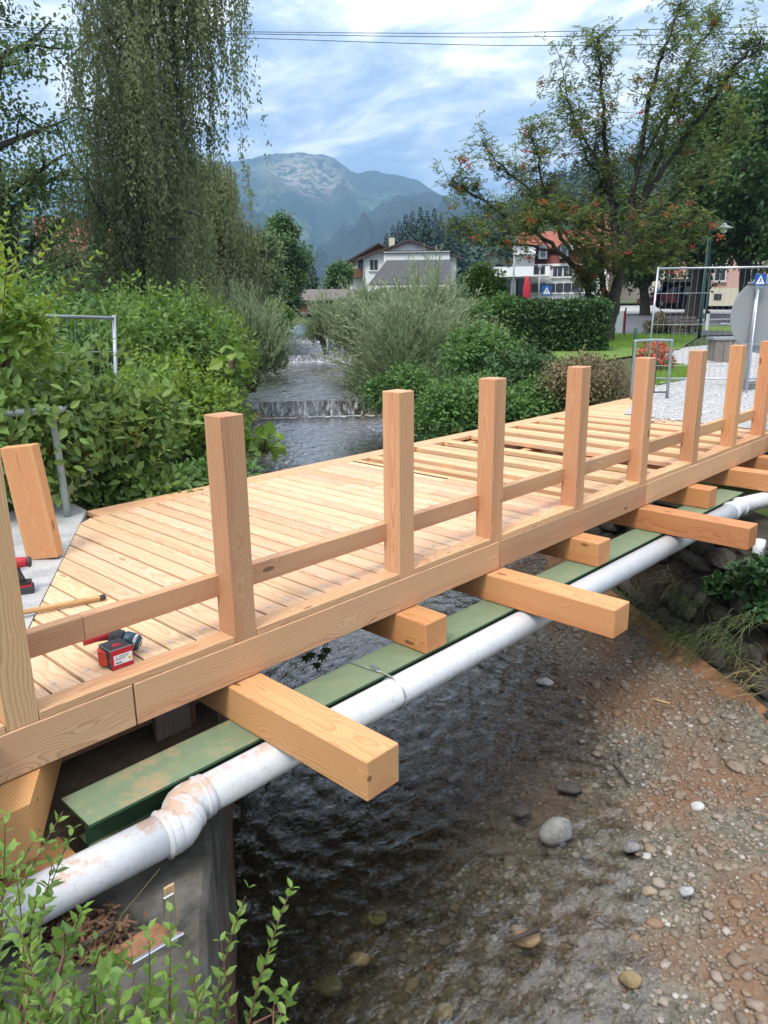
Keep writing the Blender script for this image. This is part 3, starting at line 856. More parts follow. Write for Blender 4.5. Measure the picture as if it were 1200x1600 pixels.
# far side: kerb, fascia and stringers
timber('kerb_strip', (2.84, 6.085, -.02), (7.4, 6.085, -.02), .225, .044, M['larch'], BR, (1.1, 1.02, .95))
timber('kerb_strip', (7.404, 6.085, -.02), (12.95, 6.085, -.02), .225, .044, M['larch'], BR, (1.08, 1.0, .92))
timber('fascia_board', (2.9, 6.155, -.155), (12.8, 6.155, -.155), .08, .215, M['larch'], BR)
for yj in (3.36, 4.25, 5.1, 5.93):
    o = timber('joist', (1.3+(yj-3.27)*.646, yj, -.163), (11.0+(yj-3.27)*.55, yj, -.163), .10, .196, M['larch'], BR, (.96, .9, .82))
# deck boards
def deck_left(x):  return 3.27+(x-.95)/.646
def deck_rightmin(x): return 3.272+(x-11.13)/.55
PITCHX = .1525
_screw = Geo().lathe([(.006, -.001), (.012, 0.0), (.012, .002), (.006, .003)], 10).mesh('screw', plain('zinc_screw', (.58, .56, .53), .5, .2), True)
_rr = random.Random(4)
def plank(x0, x1, drop=0.0, tint=None, screws=True):
    xm = (x0+x1)/2
    yn, yf_ = 3.268, 5.968
    poly = None
    if x0 < 2.72:
        a, b = min(yf_, deck_left(x0)), min(yf_, deck_left(x1))
        if b < yn+.05: return
        a = max(a, yn)
        poly = [(yn, x0), (yn, x1), (b, x1), (a, x0)]
    elif x1 > 11.15:
        a, b = max(yn, deck_rightmin(x0)), max(yn, deck_rightmin(x1))
        if a > yf_-.1: return
        poly = [(a, x0), (min(b, yf_), x1), (yf_, x1), (yf_, x0)]
    th = .052
    c = tint or (1+_rr.uniform(-.07, .06),)*3
    c = tuple(k*(1+_rr.uniform(-.03, .03)) for k in c)
    if poly:
        gg = Geo().prism([(p_[0]-4.6, -(p_[1]-xm)) for p_ in poly], -th/2, th/2)
        me = gg.mesh('deck_plank', M['deck'])
        o = link('deck_plank', me, BR, Matrix.Translation((xm, 4.6, -.026-drop)) @ Matrix.Rotation(math.pi/2, 4, 'Z'))
        o.color = (*c, 1)
    else:
        k = _rr.choice((0, 0, 0, 0, 1, 2))
        sp = None if k == 0 else _rr.uniform(4.2, 5.3)
        segs = [(yn, yf_)] if sp is None or not screws else [(yn, sp-.001), (sp+.001, yf_)]
        for a, b in segs:
            o = timber('deck_plank', (xm, a, -.026-drop), (xm, b, -.026-drop), x1-x0, th, M['deck'], BR, c, bev=.004)
    if screws and x0 < 6:
        for yj in (3.36, 4.25, 5.1, 5.93):
            for dx in (_rr.uniform(-.03, .03),):
                if x0 < 2.72 and yj > deck_left(x0)-.05: continue
                link('screw', _screw, o, Matrix.Translation((xm+dx, yj+_rr.uniform(-.02, .02), .0005)))
x = .79
gaps = [.008, .012, .006, .010, .014, .007]
i = 0
while x < 5.72:
    w_ = .136+_rr.uniform(-.003, .003); plank(x, x+w_); x += w_+.008+gaps[i % 6]; i += 1
PAIRS = [6.05, 6.36, 6.86, 7.39, 7.947, 8.49, 9.02, 9.55, 10.06]
plank(5.775, 5.90, 0, (1.0, .93, .84), False)
for k, x0 in enumerate(PAIRS):
    if k == 0:
        plank(x0, x0+.14, 0, (1.02, .95, .86), False); continue
    plank(x0, x0+.142, 0, (1.05, .97, .88), False)
    if k != 3: plank(x0+.150+_rr.uniform(0, .01), x0+.295, 0, (1.05, .98, .9), False)
x = 10.50
while x < 12.75:
    w_ = .143+_rr.uniform(-.003, .003); plank(x, x+w_, 0, (1.06, .98, .9), False); x += w_+_rr.uniform(.006, .03)
# cross beams: long ones carry the railing braces
BEAMS = [(2.102, 2.117, (1.0, .98, .88)), (3.419, 2.89, (.93, .80, .66)), (4.419, 2.12, (1.02, .90, .80)), (5.632, 2.89, (1.03, .90, .76)), (6.91, 2.117, (1.0, .80, .68)), (8.074, 2.915, (.98, .80, .66)), (9.27, 2.12, (1.0, .85, .72)), (10.25, 2.9, (1.0, .85, .72))]
for x0, y0, tint in BEAMS:
    timber('cross_beam', (x0+.107, y0, -.367), (x0+.107, 6.35, -.367), .214, .206, M['beam'], BR, tint, bev=.006)
# end beam cut on the skew of the abutment
g_ = Geo().prism([(2.93-3.4, .9), (2.93-3.4, -.461), (4.28-3.4, -1.31), (4.28-3.4, .05)], -.15, .103)
o = link('cross_beam', g_.mesh('cross_beam', M['beam']), BR, Matrix.Translation((.5, 3.4, -.367)) @ Matrix.Rotation(math.pi/2, 4, 'Z'))
o.color = (1.0, .93, .75, 1)
timber('support_plate', (.4, 3.02, -.64), (1.13, 3.02, -.64), .22, .04, M['beam'], BR, (1.0, .92, .8))

# green steel girders
GI = thing('steel_girder', 'green painted steel girder carrying the near side of the bridge', 'girder', (5.5, 3.04, -.7))
def girder(parent, y, x0, x1):
    L = [x0, 2.28, 3.50, 4.52, 5.72, 7.0, 8.2, x1]
    for a, b in zip(L[:-1], L[1:]):
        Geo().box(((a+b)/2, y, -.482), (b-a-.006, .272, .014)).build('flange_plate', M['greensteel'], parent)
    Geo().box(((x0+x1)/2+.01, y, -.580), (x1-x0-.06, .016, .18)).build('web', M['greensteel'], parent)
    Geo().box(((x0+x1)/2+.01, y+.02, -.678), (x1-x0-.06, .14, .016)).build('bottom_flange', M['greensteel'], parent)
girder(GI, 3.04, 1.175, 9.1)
GI2 = thing('steel_girder', 'green painted steel girder hidden under the far side of the bridge', 'girder', (7.5, 5.7, -.7))
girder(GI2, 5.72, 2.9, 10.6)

# ------------------------------------------------------------------ white drain pipe
PI = thing('drain_pipe', 'long white plastic drain pipe slung beside the green girder', 'pipe', (4.6, 2.83, -.57))
PR = .094
def pipe_at(u, v, z): return np.array(atz(u, v, z))
A0 = pipe_at(-60, 1467, -.60); A1 = pipe_at(262, 1301, -.60)
B0 = np.array([1.70, 2.835, -.575]); B1 = np.array([8.55, 2.835, -.575])
def smooth_pts(P, n=8):
    P = np.array(P, float); out = []
    for i in range(len(P)-1):
        p0, p1, p2, p3 = P[max(0, i-1)], P[i], P[i+1], P[min(len(P)-1, i+2)]
        for k in range(n):
            t_ = k/n
            out.append(.5*((2*p1)+(-p0+p2)*t_+(2*p0-5*p1+4*p2-p3)*t_**2+(-p0+3*p1-3*p2+p3)*t_**3))
    out.append(P[-1]); return np.array(out)
Geo().tube([A0, A0*.5+A1*.5, A1], PR*1.02, 28).build('pipe_section', M['pvc'], PI, True)
Geo().tube(smooth_pts([A1, A1+(A1-A0)/np.linalg.norm(A1-A0)*.06, B0-(.10, 0, 0), B0], 6), PR*1.04, 28).build('elbow', M['pvc'], PI, True)
Geo().tube([B0, (4, 2.835, -.575), B1], PR, 28).build('pipe_section', M['pvc'], PI, True)
def collar(c, d, L=.07, r=PR*1.14, bead=True):
    d = np.array(d)/np.linalg.norm(d)
    Geo().tube([c-d*L/2, c-d*L*.42, c+d*L*.42, c+d*L/2], [r*.93, r, r, r*.95], 28).build('coupling', M['pvc'], PI, True)
    if bead:
        Geo().tube([c-d*L*.42, c-d*L*.30, c-d*L*.18], [r*1.0, r*1.06, r*1.0], 28).build('sealing_bead', M['pvc'], PI, True)
dA = A1-A0
collar(A1, dA, .075); collar((A1+B0)/2+np.array([0, 0, .004]), B0-A1, .055, PR*1.12); collar(B0, (1, 0, 0), .05, PR*1.10)
# right hand end: bend into the bank
Eb = smooth_pts([B1, B1+(.25, 0, 0), B1+(.55, -.05, 0), B1+(1.6, -.42, .02)], 6)
Geo().tube(Eb, PR*.98, 24).build('elbow', M['pvc'], PI, True)
collar(B1, (1, 0, 0), .10, PR*1.12); collar(B1+np.array([.26, 0, 0]), (1, 0, 0), .05, PR*1.12)
for xs in (3.05,):
    Geo().tube([(xs, 2.835+PR*1.06*math.cos(a), -.575+PR*1.06*math.sin(a)) for a in np.linspace(.6, 2*math.pi+.6, 30)], .006, 4).build('clamp_strap', M['galv'], PI)
    Geo().tube([(xs, 2.84, -.468), (xs, 2.93, -.466), (xs-.02, 3.05, -.466), (xs-.03, 3.17, -.468)], .006, 4).build('clamp_strap', M['galv'], PI)
    Geo().box((xs, 2.99, -.458), (.03, .06, .022)).build('clamp_screw', M['galv'], PI)
# loose end of old downpipe in the bank
_q = atd(1185, 862, 7.9)
Geo().tube([_q+Vector((0, 0, .12)), _q, _q-Vector((0, 0, .15))], .055, 14).build('pipe_stub', M['pvc'], None, True, label='short vertical grey pipe stub in the ivy under the right bank', cat='pipe')

# strut and channel under the pipe at the abutment
ST_ = thing('pipe_bracket', 'aluminium channel bracket filled with sawdust below the pipe elbow', 'bracket', tuple(atz(270, 1470, -.80)))
p1 = atz(262, 1360, -.70); p2 = atz(270, 1465, -.815)
p1 = Vector((p2.x+.01, p2.y+.02, -.62))
timber('strut', p2, p1, .016, .05, M['steel'], ST_, up=(1, 0, 0)); timber('strut', p2+Vector((.03, .045, 0)), p1+Vector((.03, .045, 0)), .012, .05, M['handle'], ST_, up=(1, 0, 0))
qa, qb = atz(288, 1463, -.80), atz(205, 1512, -.80)
timber('channel', qa, qb, .02, .05, M['steel'], ST_)
Geo().prism([(qa.x, qa.y), (qb.x, qb.y), (qb.x-.02, qb.y+.12), (qa.x-.05, qa.y+.14)], -.815, -.785).build('sawdust_fill', M['sawdust'], ST_)

# ------------------------------------------------------------------ tools and loose pieces
timber('timber_offcut', (2.07, 5.24, 0.0), (2.02, 5.30, .79), .225, .10, M['beam'], None, (1.06, 1.0, .92), up=(.75, .66, 0), label='upright larch beam offcut standing on the concrete apron', cat='timber')
timber('timber_offcut', (1.70, 5.35, 0.03), (1.9, 5.55, .03), .12, .06, M['larch'], None, label='short board lying behind the impact driver', cat='board')
Geo().box((0, 0, .05), (.12, .05, .06)).tube([(-.05, 0, .08), (-.03, 0, .13), (.03, 0, .13), (.05, 0, .08)], .01, 6).build('tool_case', M['purple'], None, False, Matrix.Translation((1.76, 5.10, .10)) @ Matrix.Rotation(.6, 4, 'Z'), label='small purple plastic case with a handle behind the post', cat='case')

# impact driver standing on its battery, on the apron
def driver(name, label, Mw, body, accent):
    o = link(name, None, None, Mw, None, label, 'power drill')
    def pt(nm, gg, mat, sm=True): return link(nm, gg.mesh(nm, mat, sm), o, Mw)
    pt('battery', Geo().prism([(-.055, -.035), (-.04, -.042), (.055, -.042), (.065, -.03), (.065, .03), (.055, .042), (-.04, .042), (-.055, .035)], 0, .045), M['rubber'], False)
    pt('battery_stripe', Geo().box((.0, 0, .050), (.112, .078, .012)), accent, False)
    pt('base', Geo().prism([(-.05, -.03), (.055, -.03), (.055, .03), (-.05, .03)], .056, .075), body, False)
    pt('handle', Geo().tube([(.005, 0, .07), (.0, 0, .10), (-.012, 0, .135), (-.022, 0, .165)], [.024, .019, .019, .024], 12), M['rubber'])
    pt('grip_inlay', Geo().tube([(-.012, 0, .085), (-.018, 0, .11), (-.028, 0, .14), (-.034, 0, .165)], [.014, .013, .014, .018], 10), accent)
    pt('motor_housing', Geo().tube([(-.075, 0, .19), (-.068, 0, .19), (-.02, 0, .192), (.03, 0, .192), (.05, 0, .19)], [.026, .032, .033, .031, .027], 16), accent)
    pt('end_cap', Geo().tube([(.05, 0, .19), (.062, 0, .19), (.07, 0, .19)], [.0325, .033, .024], 16), M['rubber'])
    pt('nose', Geo().tube([(-.075, 0, .19), (-.10, 0, .19), (-.125, 0, .19)], [.028, .022, .012], 14), M['rubber'])
    pt('trigger', Geo().box((-.035, 0, .155), (.016, .016, .03)), M['black'], False)
    return o
dp = atz(36, 926, -.006)
driver('impact_driver', 'red and black cordless impact driver standing on the concrete behind the post', Matrix.Translation(dp) @ Matrix.Rotation(rot_r+.35, 4, 'Z') @ Matrix.Scale(1.02, 4), M['black'], M['red_plastic'])

# hammer with its wooden handle lying on the deck
ha, hb = atz(166, 932, .022), Vector((1.30, 4.33, .03))
HM = thing('sledge_hammer', 'sledge hammer with worn wooden handle lying across the first planks', 'hammer', tuple(ha))
hd = (hb-ha)
L_ = hd.length
o = Geo().tube([(0, 0, 0), (.012, 0, 0), (L_*.25, 0, 0), (L_*.7, 0, 0), (L_, 0, 0)], [.013, .0155, .0165, .016, .017], 14)
Mx = Matrix.Translation(ha) @ hd.to_track_quat('X', 'Z').to_matrix().to_4x4()
o = link('handle', o.mesh('handle', M['handle'], True), HM, Mx); o.color = (1, .92, .8, 1)
Geo().tube([(.006, 0, 0), (.03, 0, 0), (.038, 0, 0)], [.0166, .0172, .0168], 14).build('dark_end_band', M['rubber'], HM, True, Mx)
hx = hd.normalized()
Geo().box(tuple(hb), (.06, .15, .06), Matrix.Rotation(math.atan2(hx.y, hx.x), 4, 'Z')).build('hammer_head', M['teal_steel'], HM)

# screw box
c0 = atz(177, 1049, 0.002); c1 = atz(210, 1037, 0.002)
ex = (c1-c0); bwid = ex.length; ang = math.atan2(ex.y, ex.x)
BW, BD, BH = bwid, .125, .098
BM = Matrix.Translation(c0+Vector((0, .006, .001))) @ Matrix.Rotation(ang, 4, 'Z')
SB = link('screw_box', None, None, BM, None, 'small red and black cardboard screw box with white label on the planks', 'box')
def bp(nm, gg, mat): return link(nm, gg.mesh(nm, mat), SB, BM)
bp('carton', Geo().box((BW/2, BD/2, BH/2), (BW, BD, BH)), M['carddark'])
bp('front_panel', Geo().box((BW/2, -.0008, BH/2), (BW+.001, .0022, BH+.0006)), M['cardred'])
bp('label', Geo().box((BW*.53, -.0026, BH*.47), (BW*.86, .0012, BH*.50)), M['label'])
bp('lid_emblem', Geo().prism([(BW*.30, BD*.30), (BW*.72, BD*.30), (BW*.72, BD*.52), (BW*.60, BD*.52), (BW*.52, BD*.62), (BW*.38, BD*.58)], BH+.0008, BH+.0016), M['cardred'])
bp('side_stripe', Geo().box((-.0006, BD*.5, BH*.42), (.0012, BD, BH*.10)), plain('faded_red', (.28, .05, .035), .7))
bp('worn_edge', Geo().box((BW/2, .002, BH+.0008), (BW, .004, .0012)).box((-.0004, BD/2, BH-.001), (.0014, BD, .003)), M['cardedge'])
bp('yellow_sticker', Geo().lathe([(BW*.075, 0), (BW*.075, .0008)], 14, Matrix.Translation((BW*.84, -.0034, BH*.42)) @ Matrix.Rotation(math.pi/2, 4, 'X')), M['yellow'])
bp('red_tab', Geo().prism([(-.030, BD*.60), (-.004, BD*.30), (-.001, BD*.75), (-.012, BD*.95)], .012, BH*.86), plain('orange_red_card', (.55, .06, .03), .6))
gg = Geo()
for k, (x0, x1, zz, hh) in enumerate([(.34, .80, .64, .030), (.16, .74, .545, .022), (.16, .62, .48, .02), (.16, .30, .335, .05), (.33, .42, .335, .05), (.16, .55, .275, .016)]):
    gg.box((BW*(x0+x1)/2, -.0036, BH*zz), (BW*(x1-x0), .0006, BH*hh))
bp('print_lines', gg, M['ink'])
bp('brand_square', Geo().box((BW*.24, -.0036, BH*.645), (BW*.06, .0006, BH*.045)), M['cardred'])

# second drill lying on the deck behind the box: only chuck and red body show
DM = Matrix.Translation(atz(188, 1018, .05)) @ Matrix.Rotation(ang+.10, 4, 'Z')
DR = link('cordless_drill', None, None, DM, None, 'cordless drill lying behind the screw box, dark steel chuck forward', 'power drill')
def dpt(nm, gg, mat, sm=True): return link(nm, gg.mesh(nm, mat, sm), DR, DM)
cx = Vector(atz(213, 1004, .05))-Vector(atz(188, 1018, .05))
cl = Matrix.Rotation(-(ang+.10), 3, 'Z') @ cx
fd = Vector((.58, -.70, -.34)).normalized()      # chuck points towards the camera side
b0 = cl-fd*.025
def along(k): return tuple(b0+fd*k)
dpt('chuck', Geo().tube([along(-.045), along(-.03), along(0.0), along(.010)], [.034, .043, .045, .045], 20), M['teal_steel'])
dpt('chuck_ring', Geo().tube([along(.010), along(.014), along(.022), along(.026)], [.045, .0465, .0465, .045], 20), M['steel'])
dpt('chuck_nose', Geo().tube([along(.026), along(.034), along(.046)], [.043, .040, .032], 20), M['teal_steel'])
dpt('chuck_face', Geo().tube([along(.046), along(.049)], [.032, .025], 20), M['steel'])
dpt('chuck_bore', Geo().tube([along(.047), along(.051)], [.013, .013], 12), M['black'])
dpt('gearbox', Geo().tube([along(-.11), along(-.10), along(-.05), along(-.045)], [.034, .040, .040, .036], 16), M['rubber'])
dpt('handle', Geo().tube([along(-.10), tuple(Vector(along(-.10))+Vector((-.06, .05, -.01))), tuple(Vector(along(-.10))+Vector((-.12, .07, -.012)))], [.022, .019, .022], 12), M['red_plastic'])

# ------------------------------------------------------------------ foliage tools
TQ = (np.array([(0, 0, 0), (.45, -.5, .06), (1, 0, 0), (.45, .5, .06)]), np.array([[0, 1, 2, 3]]))
TL = (np.array([(0, 0, 0), (.18, -.36, .10), (.18, .36, .10), (.52, -.5, .13), (.52, .5, .13), (1, 0, -.10), (.18, 0, 0), (.52, 0, 0.0)]),
      np.array([[0, 1, 6], [0, 6, 2], [5, 7, 3], [5, 4, 7]]), np.array([[1, 3, 7, 6], [6, 7, 4, 2]]))
def unit(a):
    return a/(np.linalg.norm(a, axis=-1, keepdims=True)+1e-9)
def add_leaves(g, pos, axis, nrm, L, wr, T=TQ, a=None, rn=rng):
    pos = np.asarray(pos, float); n = len(pos)
    if n == 0: return
    ax = unit(np.asarray(axis, float)); nr = np.asarray(nrm, float)
    nr = unit(nr-ax*(nr*ax).sum(-1, keepdims=True)+1e-6)
    sd_ = np.cross(nr, ax)
    L = np.broadcast_to(np.asarray(L, float), (n,)); W = L*wr
    tv = T[0]
    V = pos[:, None]+ax[:, None]*(tv[None, :, 0:1]*L[:, None, None])+sd_[:, None]*(tv[None, :, 1:2]*W[:, None, None])+nr[:, None]*(tv[None, :, 2:3]*W[:, None, None])
    k = len(tv)
    a = rn.random(n) if a is None else a
    base = (np.arange(n)*k)[:, None, None]
    first = True
    for F in T[1:]:
        FF = (F[None]+base).reshape(-1, F.shape[1])
        if first:
            g.add(V.reshape(-1, 3), FF, np.repeat(a, k)); first = False
        else:
            g.f.append(FF+g.n-n*k)
def rand_dir(n, rn, up=0.0):
    d = rn.normal(0, 1, (n, 3)); d = unit(d); d[:, 2] += up
    return unit(d)
def lobes(n, c, rad, lobe, rn, k, flatbottom=True):
    """points on the outside of k overlapping lobes spread over an ellipsoid"""
    d = rand_dir(k, rn, .25)
    if flatbottom: d[:, 2] = np.abs(d[:, 2])*.95+.02
    lc = np.array(c)+d*np.array(rad)*rn.uniform(.45, .82, (k, 1))
    lr = lobe*rn.uniform(.7, 1.25, k)*min(rad)
    i = rn.integers(0, k, n)
    e = rand_dir(n, rn, .35)
    p = lc[i]+e*lr[i][:, None]*(rn.uniform(.35, 1.08, (n, 1))**.6)
    return p, e
def bush(name, label, c, rad, n, L, wr, mat, seed, k=26, lobe=.42, cat='bush', group=None, T=TQ, sprigs=0, splen=.5, stemmat='stem', up=.3, narrow=False, spw=None):
    rn = np.random.default_rng(seed)
    c = (c[0], c[1], c[2]-.42*rad[2])
    g = Geo(); c0 = np.array((0, 0, 0.0))
    p, e = lobes(n, c0, rad, lobe, rn, k)
    ax = unit(e*.6+rand_dir(n, rn)*.8+np.array([0, 0, -.15 if not narrow else .55]))
    nr = unit(e+np.array([0, 0, .6])+rand_dir(n, rn)*.5)
    keep = p[:, 2] > -.25*rad[2]
    a = np.clip(rn.random(n)*.8+.25*(p[:, 2]/rad[2])*rn.random(n), 0, 1)
    add_leaves(g, p[keep], ax[keep], nr[keep], (L*rn.uniform(.45, 1.4, n))[keep], wr, T, a[keep], rn)
    st = Geo()
    for i in range(sprigs):
        d = rand_dir(1, rn, .9)[0]; d[2] = abs(d[2])
        b = d*np.array(rad)*rn.uniform(.55, .9)
        ln = splen*rn.uniform(.5, 1.2)
        dd = unit(d*np.array([.6, .6, .35])+np.array([0, 0, .9]))
        m_ = max(5, int(ln/(L*.55)))
        f = np.linspace(0, 1, m_)[:, None]
        cur = b+dd*ln*f+np.array([d[0], d[1], -.2])*(f**2)*ln*.25
        st.tube(cur, np.linspace(.006, .002, m_)*max(1, L*12), 4, cap=False)
        sd_ = rand_dir(m_, rn); sd_ = unit(np.cross(np.gradient(cur, axis=0), sd_))
        sd_[1::2] *= -1
        for sg in (1, -1):
            axl = unit(sd_*sg*.8+dd*(.6 if not narrow else 1.2))
            add_leaves(g, cur, axl, unit(np.cross(axl, rand_dir(m_, rn))+np.array([0, 0, 1.2])), L*(1.15-.5*f[:, 0]), wr, T, np.clip(.55+.45*rn.random(m_), 0, 1), rn)
    # main stems
    for i in range(9):
        d = rand_dir(1, rn, .5)[0]; d[2] = abs(d[2])
        e_ = d*np.array(rad)*.8
        st.tube([(e_[0]*.15, e_[1]*.15, -.3*rad[2]), e_*.45, e_], [.02*max(1, rad[2]), .014*max(1, rad[2]), .005], 5, cap=False)
    o = thing(name, label, cat, tuple(c), group)
    Mw = Matrix.Translation(Vector(c))
    g.build('foliage', M[mat], o, False, Mw)
    st.build('stems', M[stemmat], o, True, Mw)
    return o
def wands(name, label, c, rad, nst, ln, L, wr, mat, seed, cat='willow', lean=.55, fill=9000, group=None, droop=.25):
    """upright willow shrub: long shoots closely set with narrow leaves"""
    rn = np.random.default_rng(seed); g = Geo(); st = Geo()
    c = (c[0], c[1], c[2]-.45*rad[2])
    p, e = lobes(fill, (0, 0, 0), (rad[0]*.92, rad[1]*.92, rad[2]*.86), .40, rn, 34)
    axf = unit(e*.7+np.array([0, 0, .75])+rand_dir(fill, rn)*.6)
    add_leaves(g, p, axf, unit(e+rand_dir(fill, rn)*.6), L*rn.uniform(.7, 1.3, fill), wr, TQ, rn.random(fill)*.55, rn)
    for i in range(nst):
        d = rand_dir(1, rn, .45)[0]; d[2] = abs(d[2])
        b = d*np.array(rad)*rn.uniform(.5, .88)
        l_ = ln*rn.uniform(.55, 1.2)
        dd = unit(d*lean+np.array([0, 0, 1.0]))
        m_ = max(8, int(l_/(L*.30)))
        f = np.linspace(0, 1, m_)[:, None]
        cur = b+dd*l_*f+np.array([d[0], d[1], -.35])*(f**2)*l_*droop
        if i % 3 == 0: st.tube(cur[::3], .006, 3, cap=False)
        s_ = rand_dir(m_, rn); tg = np.gradient(cur, axis=0)
        axl = unit(unit(np.cross(tg, s_))*.55+unit(tg))
        add_leaves(g, cur, axl, rand_dir(m_, rn, .4), L*(1.2-.45*f[:, 0])*rn.uniform(.8, 1.2, m_), wr, TQ, np.clip(.30+.7*rn.random(m_), 0, 1), rn)
    for i in range(12):
        d = rand_dir(1, rn, .6)[0]; d[2] = abs(d[2]); e_ = d*np.array(rad)*.8
        st.tube([(e_[0]*.1, e_[1]*.1, -.3*rad[2]), e_*.45, e_], [.05, .03, .01], 5, cap=False)
    o = thing(name, label, cat, tuple(c), group); Mw = Matrix.Translation(Vector(c))
    g.build('foliage', M[mat], o, False, Mw); st.build('stems', M['stem'], o, True, Mw)
    return o

def limb(rn, a, d, ln, bend, n=7, wob=.06):
    pts = [np.array(a, float)]; d = unit(np.array(d, float))
    for i in range(n):
        d = unit(d+bend/n+rn.normal(0, wob, 3)); pts.append(pts[-1]+d*ln/n)
    return np.array(pts)
def broadleaf(name, label, base, H, R_, seed, leafmat, barkmat='bark', nl=9000, L=.14, wr=.62, trunk_r=.25, first=.28, nlimb=16, clump=.55, cat='tree', group=None, shape=1.0, lobe=.30, droop=0.0, extra=None):
    rn = np.random.default_rng(seed); tr = Geo(); g = Geo()
    tp = limb(rn, (0, 0, -.3), (0, 0, 1), H*.92, np.array([rn.normal(0, .1), rn.normal(0, .1), 0]), 10, .035)
    tr.tube(tp, np.linspace(trunk_r, trunk_r*.12, len(tp)), 9)
    anchors = []
    for i in range(nlimb):
        f = first+(1-first)*.95*(i+rn.random())/nlimb
        k = f*(len(tp)-1); j = int(k); a = tp[j]+(tp[min(j+1, len(tp)-1)]-tp[j])*(k-j)
        az = i*2.4+rn.uniform(-.5, .5)
        prof = math.sin(math.pi*min(1, max(.08, (f-first)/(1-first)*.86+.14)))**.6*shape
        ln = R_*prof*rn.uniform(.75, 1.1)
        lp = limb(rn, a, (math.cos(az), math.sin(az), .55+f*.6), ln, np.array([0, 0, .25-droop]), 6, .10)
        r0 = trunk_r*(.42*(1-f)+.12)
        tr.tube(lp, np.linspace(r0, r0*.2, len(lp)), 6, cap=False)
        for q_ in lp[2:]: anchors.append(q_)
        for b_ in range(4):
            k = rn.integers(2, 6); d = rand_dir(1, rn, .2)[0]
            bp_ = limb(rn, lp[k], unit(lp[k]-lp[k-1])*.6+d, ln*.42*rn.uniform(.6, 1.1), np.array([0, 0, .1-droop]), 4, .12)
            tr.tube(bp_, np.linspace(r0*.35, r0*.08, len(bp_)), 4, cap=False)
            for q_ in bp_[1:]: anchors.append(q_)
    anchors.append(tp[-1]); A = np.array(anchors)
    i = rn.integers(0, len(A), nl)
    d = rand_dir(nl, rn, .15)
    cl = clump*rn.uniform(.5, 1.4, len(A))
    p = A[i]+d*cl[i][:, None]*(rn.random((nl, 1))**.5)*np.array([1, 1, .75])
    ax = unit(rand_dir(nl, rn)+np.array([0, 0, -.35])+d*.5)
    tone = rn.random(len(A))*.35
    add_leaves(g, p, ax, unit(rand_dir(nl, rn)*.7+np.array([0, 0, 1.0])), L*rn.uniform(.7, 1.3, nl), wr, TQ, np.clip(rn.random(nl)*.7+tone[i], 0, 1), rn)
    o = thing(name, label, cat, tuple(base), group); Mw = Matrix.Translation(Vector(base))
    tr.build('trunk', M[barkmat], o, True, Mw); g.build('crown', M[leafmat], o, False, Mw)
    return o
def copy_tree(root, loc, rotz, scale, label, group=None):
    Mw = Matrix.Translation(Vector(loc)) @ Matrix.Rotation(rotz, 4, 'Z') @ Matrix.Scale(scale, 4)
    r = root.copy(); C.objects.link(r); r.matrix_basis = Mw; WM[r] = Mw
    r['label'] = label
    if group: r['group'] = group
    for ch in root.children:
        c = ch.copy(); C.objects.link(c); c.parent = r; c.matrix_parent_inverse = WM[root].inverted(); WM[c] = Mw
    return r

# ------------------------------------------------------------------ left bank
# weeping birch, its curtains of twigs hanging from high limbs
def weeping(name, label, base, H, R_, seed, leafmat, barkmat, nlimb, nstr, dens, hang, L, wr, trunk_r, cat='tree', zmin=1.5, first=.2):
    rn = np.random.default_rng(seed); tr = Geo(); g = Geo()
    tp = limb(rn, (0, 0, -.3), (0, 0, 1), H, np.array([.05, -.04, 0]), 14, .03)
    tr.tube(tp, np.linspace(trunk_r, trunk_r*.1, len(tp)), 10)
    P_, A_, N_, L_l, a_ = [], [], [], [], []
    for i in range(nlimb):
        f = first+(1-first)*.96*(i+rn.random())/nlimb
        k = f*(len(tp)-1); j = int(k); a = tp[j]+(tp[min(j+1, len(tp)-1)]-tp[j])*(k-j)
        az = i*2.399+rn.uniform(-.4, .4)
        ln = R_*(1-((f-first)/(1-first))**1.7)**.55*rn.uniform(.55, 1.12)+.5
        lp = limb(rn, a, (math.cos(az), math.sin(az), .85), ln, np.array([0, 0, -.85]), 9, .10)
        r0 = trunk_r*(.30*(1-f)+.07)
        tr.tube(lp, np.linspace(r0, r0*.15, len(lp)), 6, cap=False)
        tone = rn.uniform(0, .5)
        for s_ in range(nstr):
            k = rn.uniform(2.0, 9); j = min(8, int(k)); st_ = lp[j]+(lp[j+1]-lp[j])*(k-j)+rn.normal(0, .28, 3)*np.array([1, 1, .5])
            h_ = hang*rn.uniform(.35, 1.15)
            h_ = min(h_, st_[2]-zmin)
            if h_ < .4: continue
            m_ = int(h_*dens)+4
            fz = np.sort(rn.random(m_))
            sway = rn.normal(0, .16, 2)
            c = st_+np.column_stack([sway[0]*fz**1.5*h_*.6, sway[1]*fz**1.5*h_*.6, -fz*h_])+rn.normal(0, .05, (m_, 3))
            P_.append(c); A_.append(rand_dir(m_, rn)*.8+np.array([0, 0, -.9])); N_.append(rand_dir(m_, rn)); L_l.append(L*rn.uniform(.7, 1.3, m_)); a_.append(np.clip(rn.random(m_)*.6+tone, 0, 1))
            if s_ % 3 == 0: tr.tube([st_, st_+np.array([sway[0]*.2*h_, sway[1]*.2*h_, -.5*h_]), c[-1]], [.012, .008, .004], 3, cap=False)
    add_leaves(g, np.concatenate(P_), np.concatenate(A_), np.concatenate(N_), np.concatenate(L_l), wr, TQ, np.concatenate(a_), rn)
    o = thing(name, label, cat, tuple(base)); Mw = Matrix.Translation(Vector(base))
    tr.build('trunk', M[barkmat], o, True, Mw); g.build('crown', M[leafmat], o, False, Mw)
    return o
def on_ground(u, v, D, z=-.1):
    p = atd(u, v, D); return (p.x, p.y, z)
